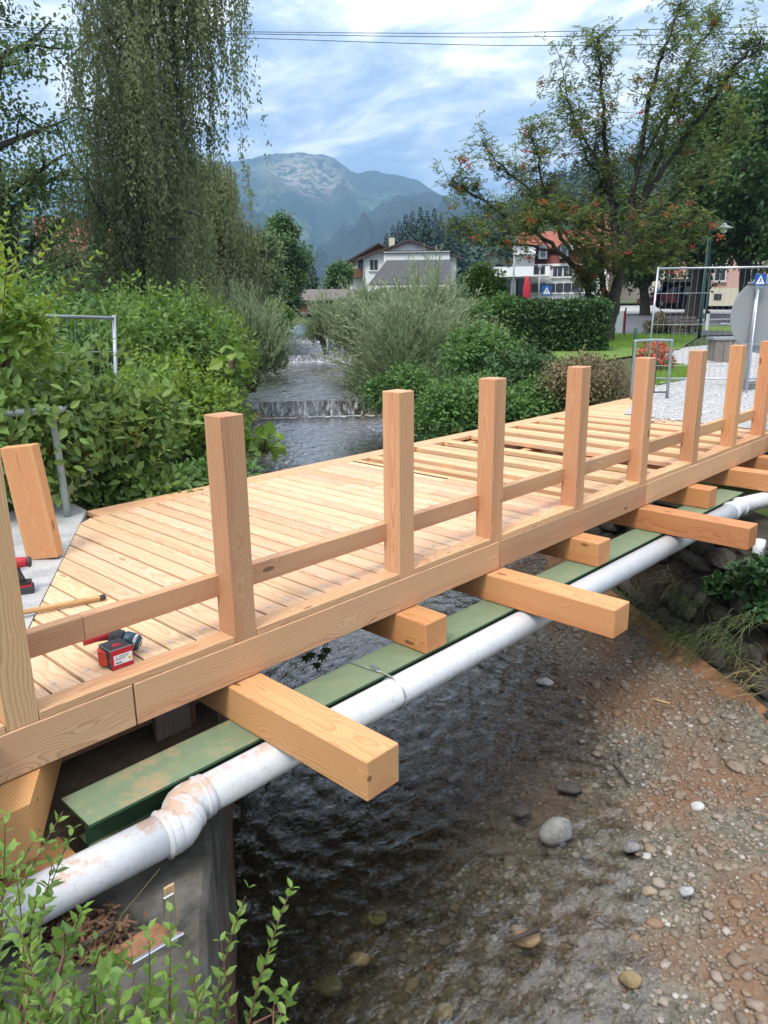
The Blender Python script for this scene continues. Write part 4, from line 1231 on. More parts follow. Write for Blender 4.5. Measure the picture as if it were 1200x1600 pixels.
weeping('weeping_birch', 'tall weeping birch with hanging curtains of twigs on the left bank', on_ground(200, 450, 26), 20.5, 2.6, 3, 'leaf_birch', 'bark_birch', 76, 28, 20, 4.2, .125, .42, .36, first=.14)
weeping('weeping_willow', 'shorter rounded weeping tree right of the tall birch', on_ground(322, 450, 34), 7.7, 2.3, 5, 'leaf_birch', 'bark', 44, 44, 20, 3.6, .16, .34, .20, first=.30, zmin=.6)
broadleaf('alder_tree', 'tall dark open-crowned tree at the left edge of the picture', on_ground(36, 450, 22), 15.5, 2.3, 8, 'leaf_alder', nl=30000, L=.12, trunk_r=.26, first=.10, nlimb=40, clump=.62, shape=1.05)
broadleaf('alder_tree', 'second dark tree half outside the left edge of the picture', on_ground(-60, 450, 27), 15, 3.4, 9, 'leaf_alder', nl=26000, L=.15, trunk_r=.24, first=.12, nlimb=30, clump=.7)
broadleaf('copper_tree', 'small copper leaved tree in front of the left house', on_ground(122, 452, 40), 4.4, 1.5, 10, 'leaf_copper', nl=7000, L=.19, trunk_r=.10, first=.3, nlimb=14, clump=.45)
broadleaf('bank_tree', 'rounded green tree beyond the left bank bushes', on_ground(447, 448, 66), 8.6, 2.7, 12, 'leaf_far', nl=20000, L=.25, trunk_r=.2, first=.12, nlimb=24, clump=.75)
_t = broadleaf('bank_tree', 'dark tree filling the gap between weeping tree and round tree', on_ground(398, 448, 60), 6.8, 2.6, 13, 'leaf_alder', nl=15000, L=.25, trunk_r=.2, first=.12, nlimb=20, clump=.75)
broadleaf('bank_tree', 'bushy tree left of the white chalet gable', on_ground(524, 445, 78), 5.6, 2.0, 14, 'leaf_far', nl=12000, L=.24, trunk_r=.15, first=.15, nlimb=18, clump=.6)
copy_tree(_t, on_ground(360, 446, 75), 2.1, 1.0, 'dark tree standing behind the weeping tree')

# shrubs of the left bank, near to far
def B(*a, **k): return bush(*a, **k)
B('dogwood_bush', 'big leafy dogwood bush around the pipe railing at left', tuple(atd(25, 640, 7.6)), (1.05, 1.05, 1.15), 6800, .098, .52, 'leaf_dog', 31, k=30, T=TL, sprigs=26, splen=.45)
B('dogwood_bush', 'dogwood bush hanging over the concrete edge beside the deck corner', tuple(atd(160, 665, 7.9)), (.85, .75, 1.0), 4200, .10, .52, 'leaf_dog', 32, k=24, T=TL, sprigs=12, splen=.35)
B('leafy_shrub', 'tall bright green shoots at the left edge above the mesh fence', tuple(atd(-15, 500, 7.0)), (.45, .45, .55), 700, .10, .40, 'leaf_bright', 33, k=10, T=TL, sprigs=16, splen=.75)
B('leafy_shrub', 'bright green shrub behind the left post on the creek bank', tuple(atd(258, 640, 10.6)), (1.10, 1.1, 1.3), 7500, .085, .46, 'leaf_bright', 34, k=34, lobe=.34, T=TL, sprigs=60, splen=.42)
B('leafy_shrub', 'low shrub at the water edge behind the left post', tuple(atd(322, 705, 11.6)), (.75, .8, .7), 2600, .11, .55, 'leaf_shrub', 35, k=22, T=TL, sprigs=18, splen=.35)
B('leafy_shrub', 'dense green shrub behind the leaning mesh fence', tuple(atd(130, 545, 12.5)), (1.6, 1.4, 1.5), 6000, .12, .5, 'leaf_shrub', 36, k=34, sprigs=30, splen=.5)
B('leafy_shrub', 'shrub between mesh fence and weeping birch', tuple(atd(235, 520, 16)), (2.0, 1.6, 1.5), 7000, .13, .5, 'leaf_shrub', 37, k=40, sprigs=36, splen=.5)
B('leafy_shrub', 'light green shrub in the middle of the left bank', tuple(atd(308, 545, 17.5)), (1.35, 1.5, 1.6), 6500, .13, .5, 'leaf_bright', 38, k=36, sprigs=40, splen=.5)
B('leafy_shrub', 'dark shrub under the birch at left', tuple(atd(60, 505, 15)), (1.9, 1.5, 1.5), 5500, .14, .5, 'leaf_bush', 39, k=30, sprigs=20, splen=.5)
wands('willow_bush', 'grey green willow bush leaning over the creek from the left bank', tuple(atd(388, 530, 25)), (1.15, 1.5, 2.2), 200, 1.0, .17, .24, 'leaf_willow', 40, fill=8000)
wands('willow_bush', 'willow bush on the left bank near the second weir', tuple(atd(350, 500, 30)), (2.4, 2.0, 2.0), 160, 1.0, .19, .26, 'leaf_willow', 41, fill=7000)
B('leafy_shrub', 'shrub on the left bank beside the second weir', tuple(atd(408, 505, 40)), (1.2, 1.6, 1.8), 4000, .20, .5, 'leaf_bush', 42, k=26)
B('leafy_shrub', 'round pale bush under the covered footbridge', tuple(atd(428, 490, 52)), (1.1, 1.6, 1.3), 3000, .22, .5, 'leaf_shrub', 43, k=22)
B('dogwood_bush', 'low dogwood leaves along the far deck edge at left', tuple(atd(215, 765, 7.5)), (.75, .45, .40), 1900, .09, .52, 'leaf_dog', 46, k=20, T=TL)
B('leafy_shrub', 'dark low shrub under the far deck edge behind the left post', tuple(atd(330, 745, 9.2)), (.75, .5, .40), 1500, .10, .52, 'leaf_bush', 47, k=18, T=TL)
# single large leaves of a butterbur stand out at the bank edge
B('butterbur', 'large round leaved plant at the bank left of the first weir', tuple(atd(362, 560, 9.6)), (.20, .20, .16), 14, .17, .8, 'leaf_bright', 44, k=6, lobe=.6, T=TL, cat='plant')
B('butterbur', 'low plant with a few bright leaves beside the water behind the left post', tuple(atd(412, 690, 10.5)), (.30, .30, .22), 60, .16, .75, 'leaf_bright', 45, k=8, lobe=.6, T=TL, cat='plant')

# ------------------------------------------------------------------ right bank
wands('willow_bush', 'broad silvery willow bush bending over the creek', tuple(atd(634, 545, 24.5)), (1.95, 2.0, 3.4), 420, 1.25, .20, .20, 'leaf_willow', 50, fill=15000, lean=.8, droop=.5)
wands('willow_bush', 'tall upright willow shoots beside the dark laurel', tuple(atd(672, 510, 27)), (1.8, 1.6, 3.3), 320, 1.3, .21, .20, 'leaf_willow', 51, fill=12000)
wands('willow_bush', 'willow bush behind the second weir on the right bank', tuple(atd(562, 510, 38)), (1.7, 1.8, 2.2), 170, 1.0, .22, .24, 'leaf_willow', 52, fill=8000)
wands('willow_bush', 'narrow willow bush in front of the covered footbridge', tuple(atd(508, 500, 48)), (1.2, 1.6, 2.7), 120, 1.1, .24, .26, 'leaf_willow', 53, fill=5000)
wands('willow_bush', 'willow bush below the white chalet', tuple(atd(585, 475, 50)), (3.4, 2.2, 1.8), 150, 1.0, .26, .26, 'leaf_willow', 54, fill=7000)
B('green_bush', 'low dark green bush touching the water at the right bank', tuple(atd(632, 605, 22)), (1.2, 1.4, 1.0), 4000, .15, .42, 'leaf_bush', 55, k=24)
B('green_bush', 'fresh green bush behind the second free post', tuple(atd(722, 640, 15.0)), (1.35, 1.2, 1.30), 7500, .10, .5, 'leaf_bush', 56, k=34, lobe=.34, sprigs=40, splen=.3)
B('green_bush', 'green bush above the deck between third and fourth post', tuple(atd(752, 545, 18.5)), (1.25, 1.1, 1.0), 5200, .11, .5, 'leaf_bush', 57, k=30, lobe=.36, sprigs=30, splen=.35)
B('green_bush', 'spreading green shrub in front of the clipped hedge', tuple(atd(822, 575, 17.5)), (1.35, 1.1, .72), 5200, .10, .5, 'leaf_hedge', 58, k=32, lobe=.36, sprigs=30, splen=.25)
B('green_bush', 'light green shrub beside the brown twiggy hedge', tuple(atd(800, 640, 15.0)), (1.0, .9, .78), 4200, .10, .5, 'leaf_bush', 59, k=28, lobe=.34, sprigs=30, splen=.25)
B('brown_hedge', 'brownish dry clipped hedge by the far deck corner', tuple(atd(912, 600, 15.6)), (1.15, .9, .95), 11000, .08, .5, 'leaf_brown', 60, k=44, lobe=.36, cat='hedge')
B('green_bush', 'small green part of the hedge left of the brown twigs', tuple(atd(852, 618, 15.4)), (.62, .6, .62), 2600, .08, .5, 'leaf_bush', 61, k=22, lobe=.36)
B('laurel_bush', 'glossy dark round laurel beside the willow', tuple(atd(752, 440, 33)), (1.05, 1.05, 1.0), 3600, .20, .42, 'leaf_laurel', 62, k=24, lobe=.38, cat='bush')
B('green_bush', 'leafy bush in front of the round laurel', tuple(atd(775, 487, 28)), (1.5, 1.3, 1.0), 4500, .15, .5, 'leaf_bush', 63, k=28, lobe=.36)
# twiggy stems showing at the front of the brown hedge
gg = Geo(); rn = np.random.default_rng(64)
for i in range(90):
    b = Vector(atd(rn.uniform(880, 985), 648, 15.2)); b.z = rn.uniform(-.25, 0)
    t_ = Vector(b)+Vector((rn.normal(0, .16), rn.normal(0, .16), rn.uniform(.35, .85)))
    gg.tube([b, b.lerp(t_, .5)+Vector((rn.normal(0, .04), rn.normal(0, .04), 0)), t_], [.010, .007, .003], 4, cap=False)
gg.build('dry_twigs', plain('dry_twig', (.22, .16, .10), .9, var=.4), None, True, kind='stuff', label='bare dry twigs at the foot of the brown hedge', cat='twigs')
# clipped box hedge (flat faces)
HG = thing('clipped_hedge', 'dark green clipped box hedge left of the rowan trunk', 'hedge', tuple(atd(872, 545, 27)))
rn = np.random.default_rng(65); n = 11000
hx_ = unit(np.array([RT[0], RT[1], 0])); hy_ = np.array([-hx_[1], hx_[0], 0])
fc = rn.random(n)
u_ = rn.uniform(-1, 1, n); v_ = rn.uniform(-1, 1, n); w_ = rn.uniform(0, 1, n)
top = fc < .35; fr = (fc >= .35) & (fc < .85); sd2 = fc >= .85
hu = np.where(sd2, np.sign(u_)*1, u_)*1.45; hv = np.where(fr, -1, v_)*.7; hw = np.where(top, 1, w_)*1.55
P = np.array(HG.location)[None]*0+np.array(WM[HG].translation)[None]+hx_*hu[:, None]+hy_*hv[:, None]+np.array([0, 0, 1])*(hw[:, None]-.1)+rn.normal(0, .07, (n, 3))
g = Geo(); add_leaves(g, P, rand_dir(n, rn, .2), rand_dir(n, rn, .5), .13*rn.uniform(.7, 1.3, n), .5, TQ, None, rn)
g.build('foliage', M['leaf_hedge'], HG)
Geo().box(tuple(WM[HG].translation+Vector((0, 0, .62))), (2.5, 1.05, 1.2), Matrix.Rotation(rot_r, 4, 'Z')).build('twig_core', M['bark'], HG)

# ------------------------------------------------------------------ rowan tree with berries
RB = Vector(atz(948, 538, -.05)); RD = math.hypot(RB.x, RB.y)
RW = thing('rowan_tree', 'large rowan tree with orange berries on the lawn', 'rowan tree', (RB.x, RB.y, -.05))
def rp(u, v, dd=0.0): return np.array(atd(u, v, RD+dd))
rn = np.random.default_rng(70); tr = Geo(); A = []; tips = []
def rl(pts, r0, r1, n=5):
    c = smooth_pts([rp(*q_) for q_ in pts], n)
    c[1:-1] += rn.normal(0, .035, c[1:-1].shape)
    tr.tube(c, np.linspace(r0, r1, len(c)), 7, cap=False); return c
mains = [
    rl([(944, 542, 0), (948, 515, 0), (955, 485, 0), (965, 440, 0)], .40, .20),
    rl([(948, 510, 0), (935, 490, -.2), (922, 460, -.3), (905, 420, -.5)], .20, .09),
    rl([(955, 480, 0), (940, 440, .3), (942, 390, .4), (940, 330, .5), (944, 270, .5)], .14, .07),
    rl([(965, 440, 0), (962, 380, 0), (955, 310, 0), (948, 240, .1), (942, 170, .2), (938, 100, .3), (934, 60, .3)], .17, .02),
    rl([(965, 440, 0), (975, 390, -.3), (985, 330, -.5), (1000, 240, -.7), (1015, 150, -.9), (1040, 70, -1), (1062, 10, -1)], .18, .02),
    rl([(975, 390, -.2), (1000, 320, .6), (1030, 240, 1.0), (1050, 160, 1.2), (1085, 80, 1.4), (1130, 20, 1.5)], .14, .02),
    rl([(985, 350, -.3), (1020, 290, -.8), (1060, 230, -1.2), (1110, 160, -1.6), (1160, 90, -1.8), (1195, 60, -2)], .13, .02),
    rl([(970, 410, 0), (1010, 350, 1), (1060, 300, 1.6), (1110, 250, 2), (1170, 200, 2.4)], .12, .02),
    rl([(905, 425, -.5), (870, 390, -1), (830, 360, -1.2), (780, 330, -1.4), (730, 300, -1.5), (700, 290, -1.5)], .10, .015),
    rl([(900, 400, -.4), (865, 345, -.9), (850, 290, -1), (840, 240, -1), (825, 200, -1)], .08, .015),
    rl([(930, 430, .3), (880, 360, 1), (830, 300, 1.5), (790, 265, 1.6), (760, 230, 1.7)], .08, .015),
    rl([(870, 390, -1), (820, 385, -1.8), (760, 370, -2.2), (715, 350, -2.4)], .05, .012),
    rl([(965, 330, 0), (930, 270, .8), (905, 220, 1.2), (890, 165, 1.2)], .06, .012),
    rl([(952, 280, 0), (900, 190, -.6), (880, 110, -.9)], .05, .012),
    rl([(975, 400, 0), (1000, 390, -1.2), (1040, 360, -2), (1100, 340, -2.6)], .07, .012),
    rl([(960, 430, 0), (930, 400, -1.4), (900, 380, -2)], .06, .012),
    rl([(960, 430, 0), (985, 412, -1.4), (1020, 400, -2.2), (1062, 398, -2.6)], .05, .012),
    rl([(940, 380, .4), (910, 330, 1.4), (870, 320, 2.0), (820, 340, 2.4)], .05, .012),
    rl([(955, 360, 0), (925, 350, -1.5), (890, 340, -2.2), (850, 350, -2.6)], .05, .012),
    rl([(1000, 260, -.6), (1040, 180, -2), (1080, 100, -2.6)], .05, .012),
]
for c in mains[1:]:
    m_ = len(c)
    for k in range(max(2, int(m_*.35)), m_):
        A.append(c[k])
        for b_ in range(2):
            d = rand_dir(1, rn, .25)[0]; ln = rn.uniform(.45, 1.25)
            bp_ = limb(rn, c[k], d, ln, np.array([0, 0, .15]), 4, .12)
            tr.tube(bp_, np.linspace(.018, .006, 5), 4, cap=False)
            A += [bp_[2], bp_[4]]; tips.append(bp_[4])
A = np.array(A)
# image-based thinning is not used: gaps come from the spacing of the limbs
n = 8600; i = rn.integers(0, len(A), n)
sp = A[i]+rand_dir(n, rn)*(.44*rn.random((n, 1))**.6)
ax = unit(rand_dir(n, rn)+np.array([0, 0, -.25])); g = Geo(); tone = rn.random(len(A))*.4
for k in range(1, 6):             # pinnate leaf: pairs of leaflets along a stalk
    c = sp+ax*(.055*k)
    sdv = unit(np.cross(ax, rand_dir(n, rn)*.3+np.array([0, 0, 1])))
    for sg in (-1, 1):
        add_leaves(g, c, sdv*sg+ax*.45, rand_dir(n, rn)*.4+np.array([0, 0, 1]), .13, .44, TQ, np.clip(rn.random(n)*.6+tone[i], 0, 1), rn)
tr.build('trunk', M['bark'], RW, True); g.build('crown', M['leaf_rowan'], RW)
g = Geo(); tips = np.array(tips)
zt_ = tips[:, 2]+rn.normal(0, 2.2, len(tips)); low = tips[np.argsort(zt_)[:int(len(tips)*.55)]]; low = low[rn.permutation(len(low))[:140]]
for q_ in low:
    m_ = rn.integers(14, 30); pos = q_+rn.normal(0, 1, (m_, 3))*np.array([.085, .085, .055])+np.array([0, 0, -.12])
    W, F, a = stones(pos, np.full(m_, .026), IC0, rn, .95); g.add(W, F, a)
g.build('berries', M['berry'], RW, True, kind='stuff')

# ------------------------------------------------------------------ big dark trees on the right
for (u, D, H, Rr, sd_, lb) in [(1165, 50, 12.5, 5.2, 81, 'huge dark maple at the right edge behind the street lamp'), (1083, 52, 11.5, 4.8, 82, 'dark maple with thick trunk behind the bus shelter'), (1250, 44, 12, 5.0, 83, 'dark tree reaching in from outside the right edge'), (1010, 58, 8.2, 3.4, 84, 'dark maple behind the rowan crown')]:
    p = atd(u, 470, D)
    broadleaf('maple_tree', lb, (p.x, p.y, gz(D)-.1), H, Rr, sd_, 'leaf_maple', nl=17000 if sd_ != 84 else 9000, L=.30, wr=.7, trunk_r=.55 if sd_ == 82 else .4, first=.24, nlimb=26, clump=1.15, shape=1.1)
p = atd(912, 470, 62); broadleaf('ball_tree', 'small round dark tree in front of the shops', (p.x, p.y, gz(62)), 4.4, 1.25, 85, 'leaf_maple', nl=3200, L=.2, trunk_r=.08, first=.45, nlimb=16, clump=.42)

# ------------------------------------------------------------------ foreground: privet shoots at the lower left
PV = thing('privet_shrub', 'bright green privet shoots in the lower left foreground', 'shrub', (.55, 1.15, -.85))
rn = np.random.default_rng(90); g = Geo(); st = Geo()
def shoot(tip, base, L=.040, dens=.024, tone=.35, bend=.05, from_=.15):
    tip, base = np.array(tip), np.array(base)
    m_ = int(np.linalg.norm(tip-base)/dens)
    f = np.linspace(0, 1, m_)[:, None]
    sd2 = rn.normal(0, bend, 3)
    c = base+(tip-base)*f+sd2*(np.sin(f*math.pi))
    st.tube(c[::2], np.linspace(.0042, .0014, len(c[::2])), 5, cap=False)
    tg = unit(np.gradient(c, axis=0)); ref = rand_dir(1, rn)[0]
    for k in range(m_):
        if f[k, 0] < from_: continue
        s_ = unit(np.cross(tg[k], ref)); 
        if k % 2: s_ = np.cross(tg[k], s_)
        sz = L*(1.0 if f[k, 0] < .85 else .75)*rn.uniform(.75, 1.15)
        for sg in (-1, 1):
            if rn.random() < .12: continue
            axl = unit(s_*sg*.9+tg[k]*.75+rn.normal(0, .15, 3))
            add_leaves(g, c[k][None], axl[None], (tg[k]*.9+np.array([0, 0, .5])+rn.normal(0, .25, 3))[None], sz, .52, TL, np.array([min(1, max(0, tone+.35*f[k, 0]+rn.normal(0, .16)))]), rn)
def fp(u, v, D): 
    q_ = ray(u, v)*D; return (q_[0], q_[1], q_[2]+CAMZ)
SH = [(455, 1388, 2.35, 378, 1660), (388, 1388, 2.45, 335, 1640), (478-170, 1510, 2.2, 300, 1700), (268, 1425, 2.25, 270, 1720), (232, 1452, 2.35, 215, 1700), (150, 1468, 2.5, 160, 1690), (98, 1268, 2.3, 10, 1640), (62, 1300, 2.2, -10, 1600), (115, 1295, 2.35, 20, 1650), (8, 1272, 2.1, -20, 1620), (20, 1330, 2.05, 10, 1640), (60, 1400, 2.0, 40, 1680), (105, 1440, 2.05, 60, 1690), (150, 1500, 2.0, 120, 1720), (195, 1500, 2.1, 170, 1720), (240, 1530, 2.0, 230, 1740), (320, 1545, 1.9, 330, 1760), (100, 1560, 1.75, 90, 1760), (30, 1480, 1.9, 0, 1720), (180, 1570, 1.8, 190, 1780), (260, 1590, 1.85, 260, 1790), (5, 1420, 1.95, -30, 1700), (448, 1545, 2.35, 395, 1600), (440, 1590, 2.2, 430, 1700), (130, 1420, 2.2, 60, 1640), (205, 1478, 2.3, 180, 1690), (85, 1330, 2.3, 25, 1600), (285, 1480, 2.2, 280, 1700), (50, 1520, 1.8, 30, 1760), (150, 1590, 1.7, 140, 1800), (220, 1600, 1.75, 230, 1800), (60, 1590, 1.65, 70, 1800), (345, 1470, 2.4, 330, 1650)]
for (u, v, D, ub, vb) in SH:
    shoot(fp(u, v, D), fp(ub, vb, D*.98), L=.048 if D > 1.9 else .043, tone=rn.uniform(.2, .55))
for i in range(24):
    u = rn.uniform(-30, 300); v = rn.uniform(1470, 1620)+max(0, (u-200)*.35); D = rn.uniform(1.75, 2.5)
    shoot(fp(u, v, D), fp(u+rn.normal(0, 40), v+rn.uniform(100, 220), D), tone=rn.uniform(.0, .4), L=.05)
g.build('leaves', M['leaf_privet'], PV); st.build('stems', M['stem_red'], PV, True)
# soil and litter on the ledge under the pipe
stick([tuple(atz(110, 1490, -.74)), tuple(atz(150, 1465, -.70)), tuple(atz(172, 1450, -.69))], .010, .007, 'dead branch lying on the ledge under the white pipe')
stick([tuple(atz(150, 1520, -.76)), tuple(atz(190, 1430, -.60)), tuple(atz(250, 1357, -.52))], .0025, .002, 'thin pale stalk rising from the ledge to the pipe', 'drygrass')
rn = np.random.default_rng(91); gg = Geo()
for i in range(500):
    p = atz(rn.normal(130, 32), rn.normal(1465, 18), -.79); a = rn.uniform(0, 6.28); l_ = rn.uniform(.02, .06)
    gg.box((p.x, p.y, -.79+abs(rn.normal(0, .03))), (l_, .012, .003), Matrix.Rotation(a, 4, 'Z') @ Matrix.Rotation(rn.normal(0, .5), 4, 'Y'), rn.random())
gg.build('leaf_litter', plain('dead_leaves', (.16, .085, .045), .9, var=.4), None, kind='stuff', label='dead leaves and wood chips on the ledge under the pipe', cat='leaf litter')

# maple sprig hanging below the deck edge
MS = thing('maple_sprig', 'small maple twig hanging into view below the fascia', 'twig', tuple(atz(498, 1022, -.5)))
rn = np.random.default_rng(92); g = Geo(); st = Geo()
o_ = np.array(atd(520, 985, 5.6))
for (u, v) in [(478, 1024), (495, 1035), (510, 1012), (503, 1022), (486, 1019)]:
    e_ = np.array(atd(u, v, 5.6)); st.tube([o_, (o_+e_)/2+(0, 0, .02), e_], .003, 4)
    for a in (-1.1, -.5, 0, .5, 1.1):
        dn = np.array([RT[0]*math.sin(a), RT[1]*math.sin(a), -math.cos(a)])
        add_leaves(g, e_[None], dn[None], (-FW)[None]+rn.normal(0, .2, (1, 3)), .075*(1.1-.3*abs(a)), .36, TQ, None, rn)
g.build('leaves', M['leaf_maple'], MS); st.build('stem', M['stem'], MS, True)

# ------------------------------------------------------------------ plants on the right creek wall
def tuft(name, label, p, n, ln, mat, seed, hang=.6, cat='grass', spread=.12):
    rn = np.random.default_rng(seed); g = Geo()
    n_ = -np.array([*cnorm(np.array([3.0]))[0], 0])
    for i in range(n):
        b = np.array(p)+rn.normal(0, spread, 3)*np.array([1, 1, .4])
        d = unit(n_*rn.uniform(.3, 1.0)+rn.normal(0, .35, 3)+np.array([0, 0, .5])); l_ = ln*rn.uniform(.5, 1.2)
        f = np.linspace(0, 1, 6)[:, None]
        c = b+d*l_*f*.8+np.array([0, 0, -1])*(f**2)*l_*hang
        s_ = unit(np.cross(d, [0, 0, 1.0]))*.0045
        w_ = (1-f**2)
        V = np.concatenate([c-s_*w_, c+s_*w_])
        g.add(V, np.array([[k, k+1, 6+k+1, 6+k] for k in range(5)]), rn.random())
    return g.build(name, M[mat], None, label=label, cat=cat)
def wallp(u, v, t_=2.36):       # point of the right wall seen at this place of the photograph
    lo, hi = 4.0, 14.0
    d = ray(u, v); h = math.hypot(d[0], d[1])
    for _ in range(40):
        m_ = (lo+hi)/2; p = d/h*m_
        if (np.array([p[0], p[1]])-np.array([3.89, 1.74]))@np.array([.835, -.55]) < t_: lo = m_
        else: hi = m_
    return (d[0]/h*lo, d[1]/h*lo, CAMZ+d[2]/h*lo)
tuft('grass_tuft', 'hanging grass tuft at the foot of the stone wall', wallp(1050, 985, 2.52), 110, .42, 'bankgrass', 95)
tuft('grass_tuft', 'grass tuft on the wall just behind the end of the third beam', wallp(1005, 955, 2.52), 80, .36, 'bankgrass', 96)
tuft('grass_tuft', 'dense grass tuft hanging right of the first tuft', wallp(1080, 1000, 2.52), 110, .45, 'bankgrass', 97)
tuft('grass_tuft', 'dry straw coloured tuft at the right edge of the picture', wallp(1185, 1060, 2.52), 60, .50, 'drygrass', 98, .35)
tuft('grass_tuft', 'small brown tuft high on the stone wall', wallp(1045, 905, 2.72), 50, .25, 'drygrass', 99)
for k_, (u, v, lb) in enumerate([(1090, 940, 'small tuft in a joint of the wall above the hanging grass'), (1120, 985, 'tuft in the wall below the ivy'), (1150, 1010, 'tuft low on the wall left of the straw'), (1060, 930, 'thin tuft in the middle of the wall'), (1170, 970, 'tuft between ivy and straw on the wall')]):
    tuft('grass_tuft', lb, wallp(u, v, 2.45+(1010-v)*.0028), 60, .26, 'bankgrass', 200+k_, .7, spread=.09)
tuft('grass_tuft', 'mossy grass patch on the wall under the fourth beam', wallp(1000, 930, 2.72), 70, .25, 'bankgrass', 100)
for k, (u, v, rr, lb) in enumerate([(1165, 905, .20, 'dark ivy cushion on the wall under the fifth beam'), (1128, 915, .15, 'fern like green plant on the wall left of the ivy'), (1196, 880, .20, 'broad leaved plant at the right edge under the pipe end'), (1200, 955, .18, 'ivy leaves hanging at the right edge of the picture')]):
    p = wallp(u, v, 2.86)
    bush('ivy', lb, p, (rr, rr, rr*1.2), 330, .075, .75, 'leaf_ivy', 110+k, k=14, lobe=.5, T=TL, cat='plant')

# lawn grass blades near the far deck end
def blades(name, label, quad, n, ln, mat, seed, z=0.0):
    rn = np.random.default_rng(seed); g = Geo(); q_ = [np.array(x_) for x_ in quad]
    a, b = rn.random((n, 1)), rn.random((n, 1))
    p = (q_[0]*(1-a)+q_[1]*a)*(1-b)+(q_[3]*(1-a)+q_[2]*a)*b
    add_leaves(g, p, rand_dir(n, rn)*.35+np.array([0, 0, 1]), rand_dir(n, rn), ln*rn.uniform(.5, 1.3, n), .12, TQ, None, rn)
    return g.build(name, M[mat], None, kind='stuff', label=label, cat='grass')

# ------------------------------------------------------------------ town ground: lawns, paths, road
def patch(name, quad, mat, lift, n=10):
    V = []
    for j in range(n+1):
        for i in range(n+1):
            a, b = i/n, j/n
            u = (quad[0][0]*(1-a)+quad[1][0]*a)*(1-b)+(quad[3][0]*(1-a)+quad[2][0]*a)*b
            v = (quad[0][1]*(1-a)+quad[1][1]*a)*(1-b)+(quad[3][1]*(1-a)+quad[2][1]*a)*b
            p = atg(u, v); V.append((p.x, p.y, p.z+lift))
    ii = np.arange((n+1)**2).reshape(n+1, n+1)
    F = np.stack([ii[:-1, :-1], ii[:-1, 1:], ii[1:, 1:], ii[1:, :-1]], -1).reshape(-1, 4)
    p0, p1, p2 = (np.array(V[k]) for k in F[0][:3])
    if np.cross(p1-p0, p2-p0)[2] < 0: F = F[:, ::-1].copy()
    return Geo().add(V, F).build(name, mat, None, True, kind='structure')
patch('path', [(975, 648), (1420, 700), (1420, 505), (1046, 546)], M['pave'], .012)
patch('lawn', [(870, 575), (1062, 547), (1095, 524), (850, 522)], M['lawn'], .035)
patch('lawn', [(985, 612), (1082, 592), (1105, 578), (990, 558)], M['lawn'], .030)
patch('lawn', [(1095, 517), (1290, 527), (1260, 512), (1090, 510)], M['lawn'], .030)
patch('road', [(930, 528), (1320, 521), (1260, 489), (920, 487)], M['asphalt'], .02)
patch('pavement', [(860, 492), (1300, 492), (1280, 478), (850, 477)], M['pave'], .06)
for qd in ([(1090, 502), (1140, 500), (1140, 498), (1085, 499)], [(1128, 507), (1142, 508), (1142, 506), (1125, 505)], [(1146, 509), (1156, 509.5), (1156, 507.5), (1144, 507.5)], [(1012, 503), (1024, 503), (1026, 501.5), (1013, 501.5)], [(1040, 503.5), (1060, 503), (1060, 501.5), (1040, 502)]):
    patch('road_marking', qd, M['white_line'], .026, 2)
def qw(*uv): return [tuple(Vector(atg(u, v))+Vector((0, 0, .03))) for u, v in uv]
blades('lawn_grass', 'mown lawn around the rowan trunk', qw((885, 546), (1060, 546), (1092, 525), (865, 523)), 14000, .10, 'grass', 120)
blades('lawn_grass', 'small lawn patch beside the far deck end', qw((990, 610), (1080, 591), (1102, 579), (992, 560)), 9000, .07, 'grass', 121)
rn = np.random.default_rng(122); gg = Geo()
n = 2600; u_ = rn.uniform(1005, 1240, n); v_ = rn.uniform(556, 660, n)
pos = np.array([tuple(atg(a, b)) for a, b in zip(u_, v_)])+np.array([0, 0, .016])
gg.add(*stones(pos, np.clip(rn.lognormal(math.log(.016), .5, n), .008, .05), IC0, rn))
gg.build('path_gravel', surf('limestone_chips', [(.34, .335, .32), (.5, .49, .47), (.6, .59, .57)], 20), None, True, kind='stuff', label='pale loose gravel on the path beyond the deck', cat='gravel')
# paving slabs set in the path
for k, (u, v, a) in enumerate([(1120, 556, .2), (1135, 560, .25), (1110, 566, .1), (1128, 572, .2), (1112, 553, .3)]):
    p = atg(u, v)
    timber('paving_slab', (p.x-.28, p.y, p.z+.025), (p.x+.28, p.y, p.z+.025), .4, .03, M['slab'], None, label='pale paving slab in the path, %s of the five beyond the fence' % ['nearest to the lawn edge', 'rightmost', 'left middle', 'closest to the deck', 'farthest'][k], cat='slab', group='paving slabs beyond the fence')

# ------------------------------------------------------------------ mesh fences, barrier, signs
def mesh_fence(label, a, b, h, wires=26, rows=(0.12, .5, .78), tilt=None, mat='galv', zb=.12, rt=.021):
    a, b = Vector(a), Vector(b); tl = Vector(tilt or (0, 0, 1)).normalized()
    o = thing('construction_fence', label, 'fence', tuple((a+b)/2))
    Geo().tube([a, a+tl*(h+.03)], rt, 10).build('frame_post', M[mat], o, True)
    Geo().tube([b, b+tl*(h+.03)], rt, 10).build('frame_post', M[mat], o, True)
    Geo().tube([a+tl*h, b+tl*h], rt*.95, 10).build('top_rail', M[mat], o, True)
    Geo().tube([a+tl*zb, b+tl*zb], rt*.9, 10).build('bottom_rail', M[mat], o, True)
    for i in range(1, wires):
        p = a.lerp(b, i/wires); Geo().tube([p+tl*zb, p+tl*(h+.02)], .0032, 4).build('wire', M[mat], o)
    for r_ in rows:
        Geo().tube([a+tl*(zb+(h-zb)*r_), b+tl*(zb+(h-zb)*r_)], .004, 4).build('cross_wire', M[mat], o)
    return o
fa = atd(1008, 610, 16.4); fa.z = .02
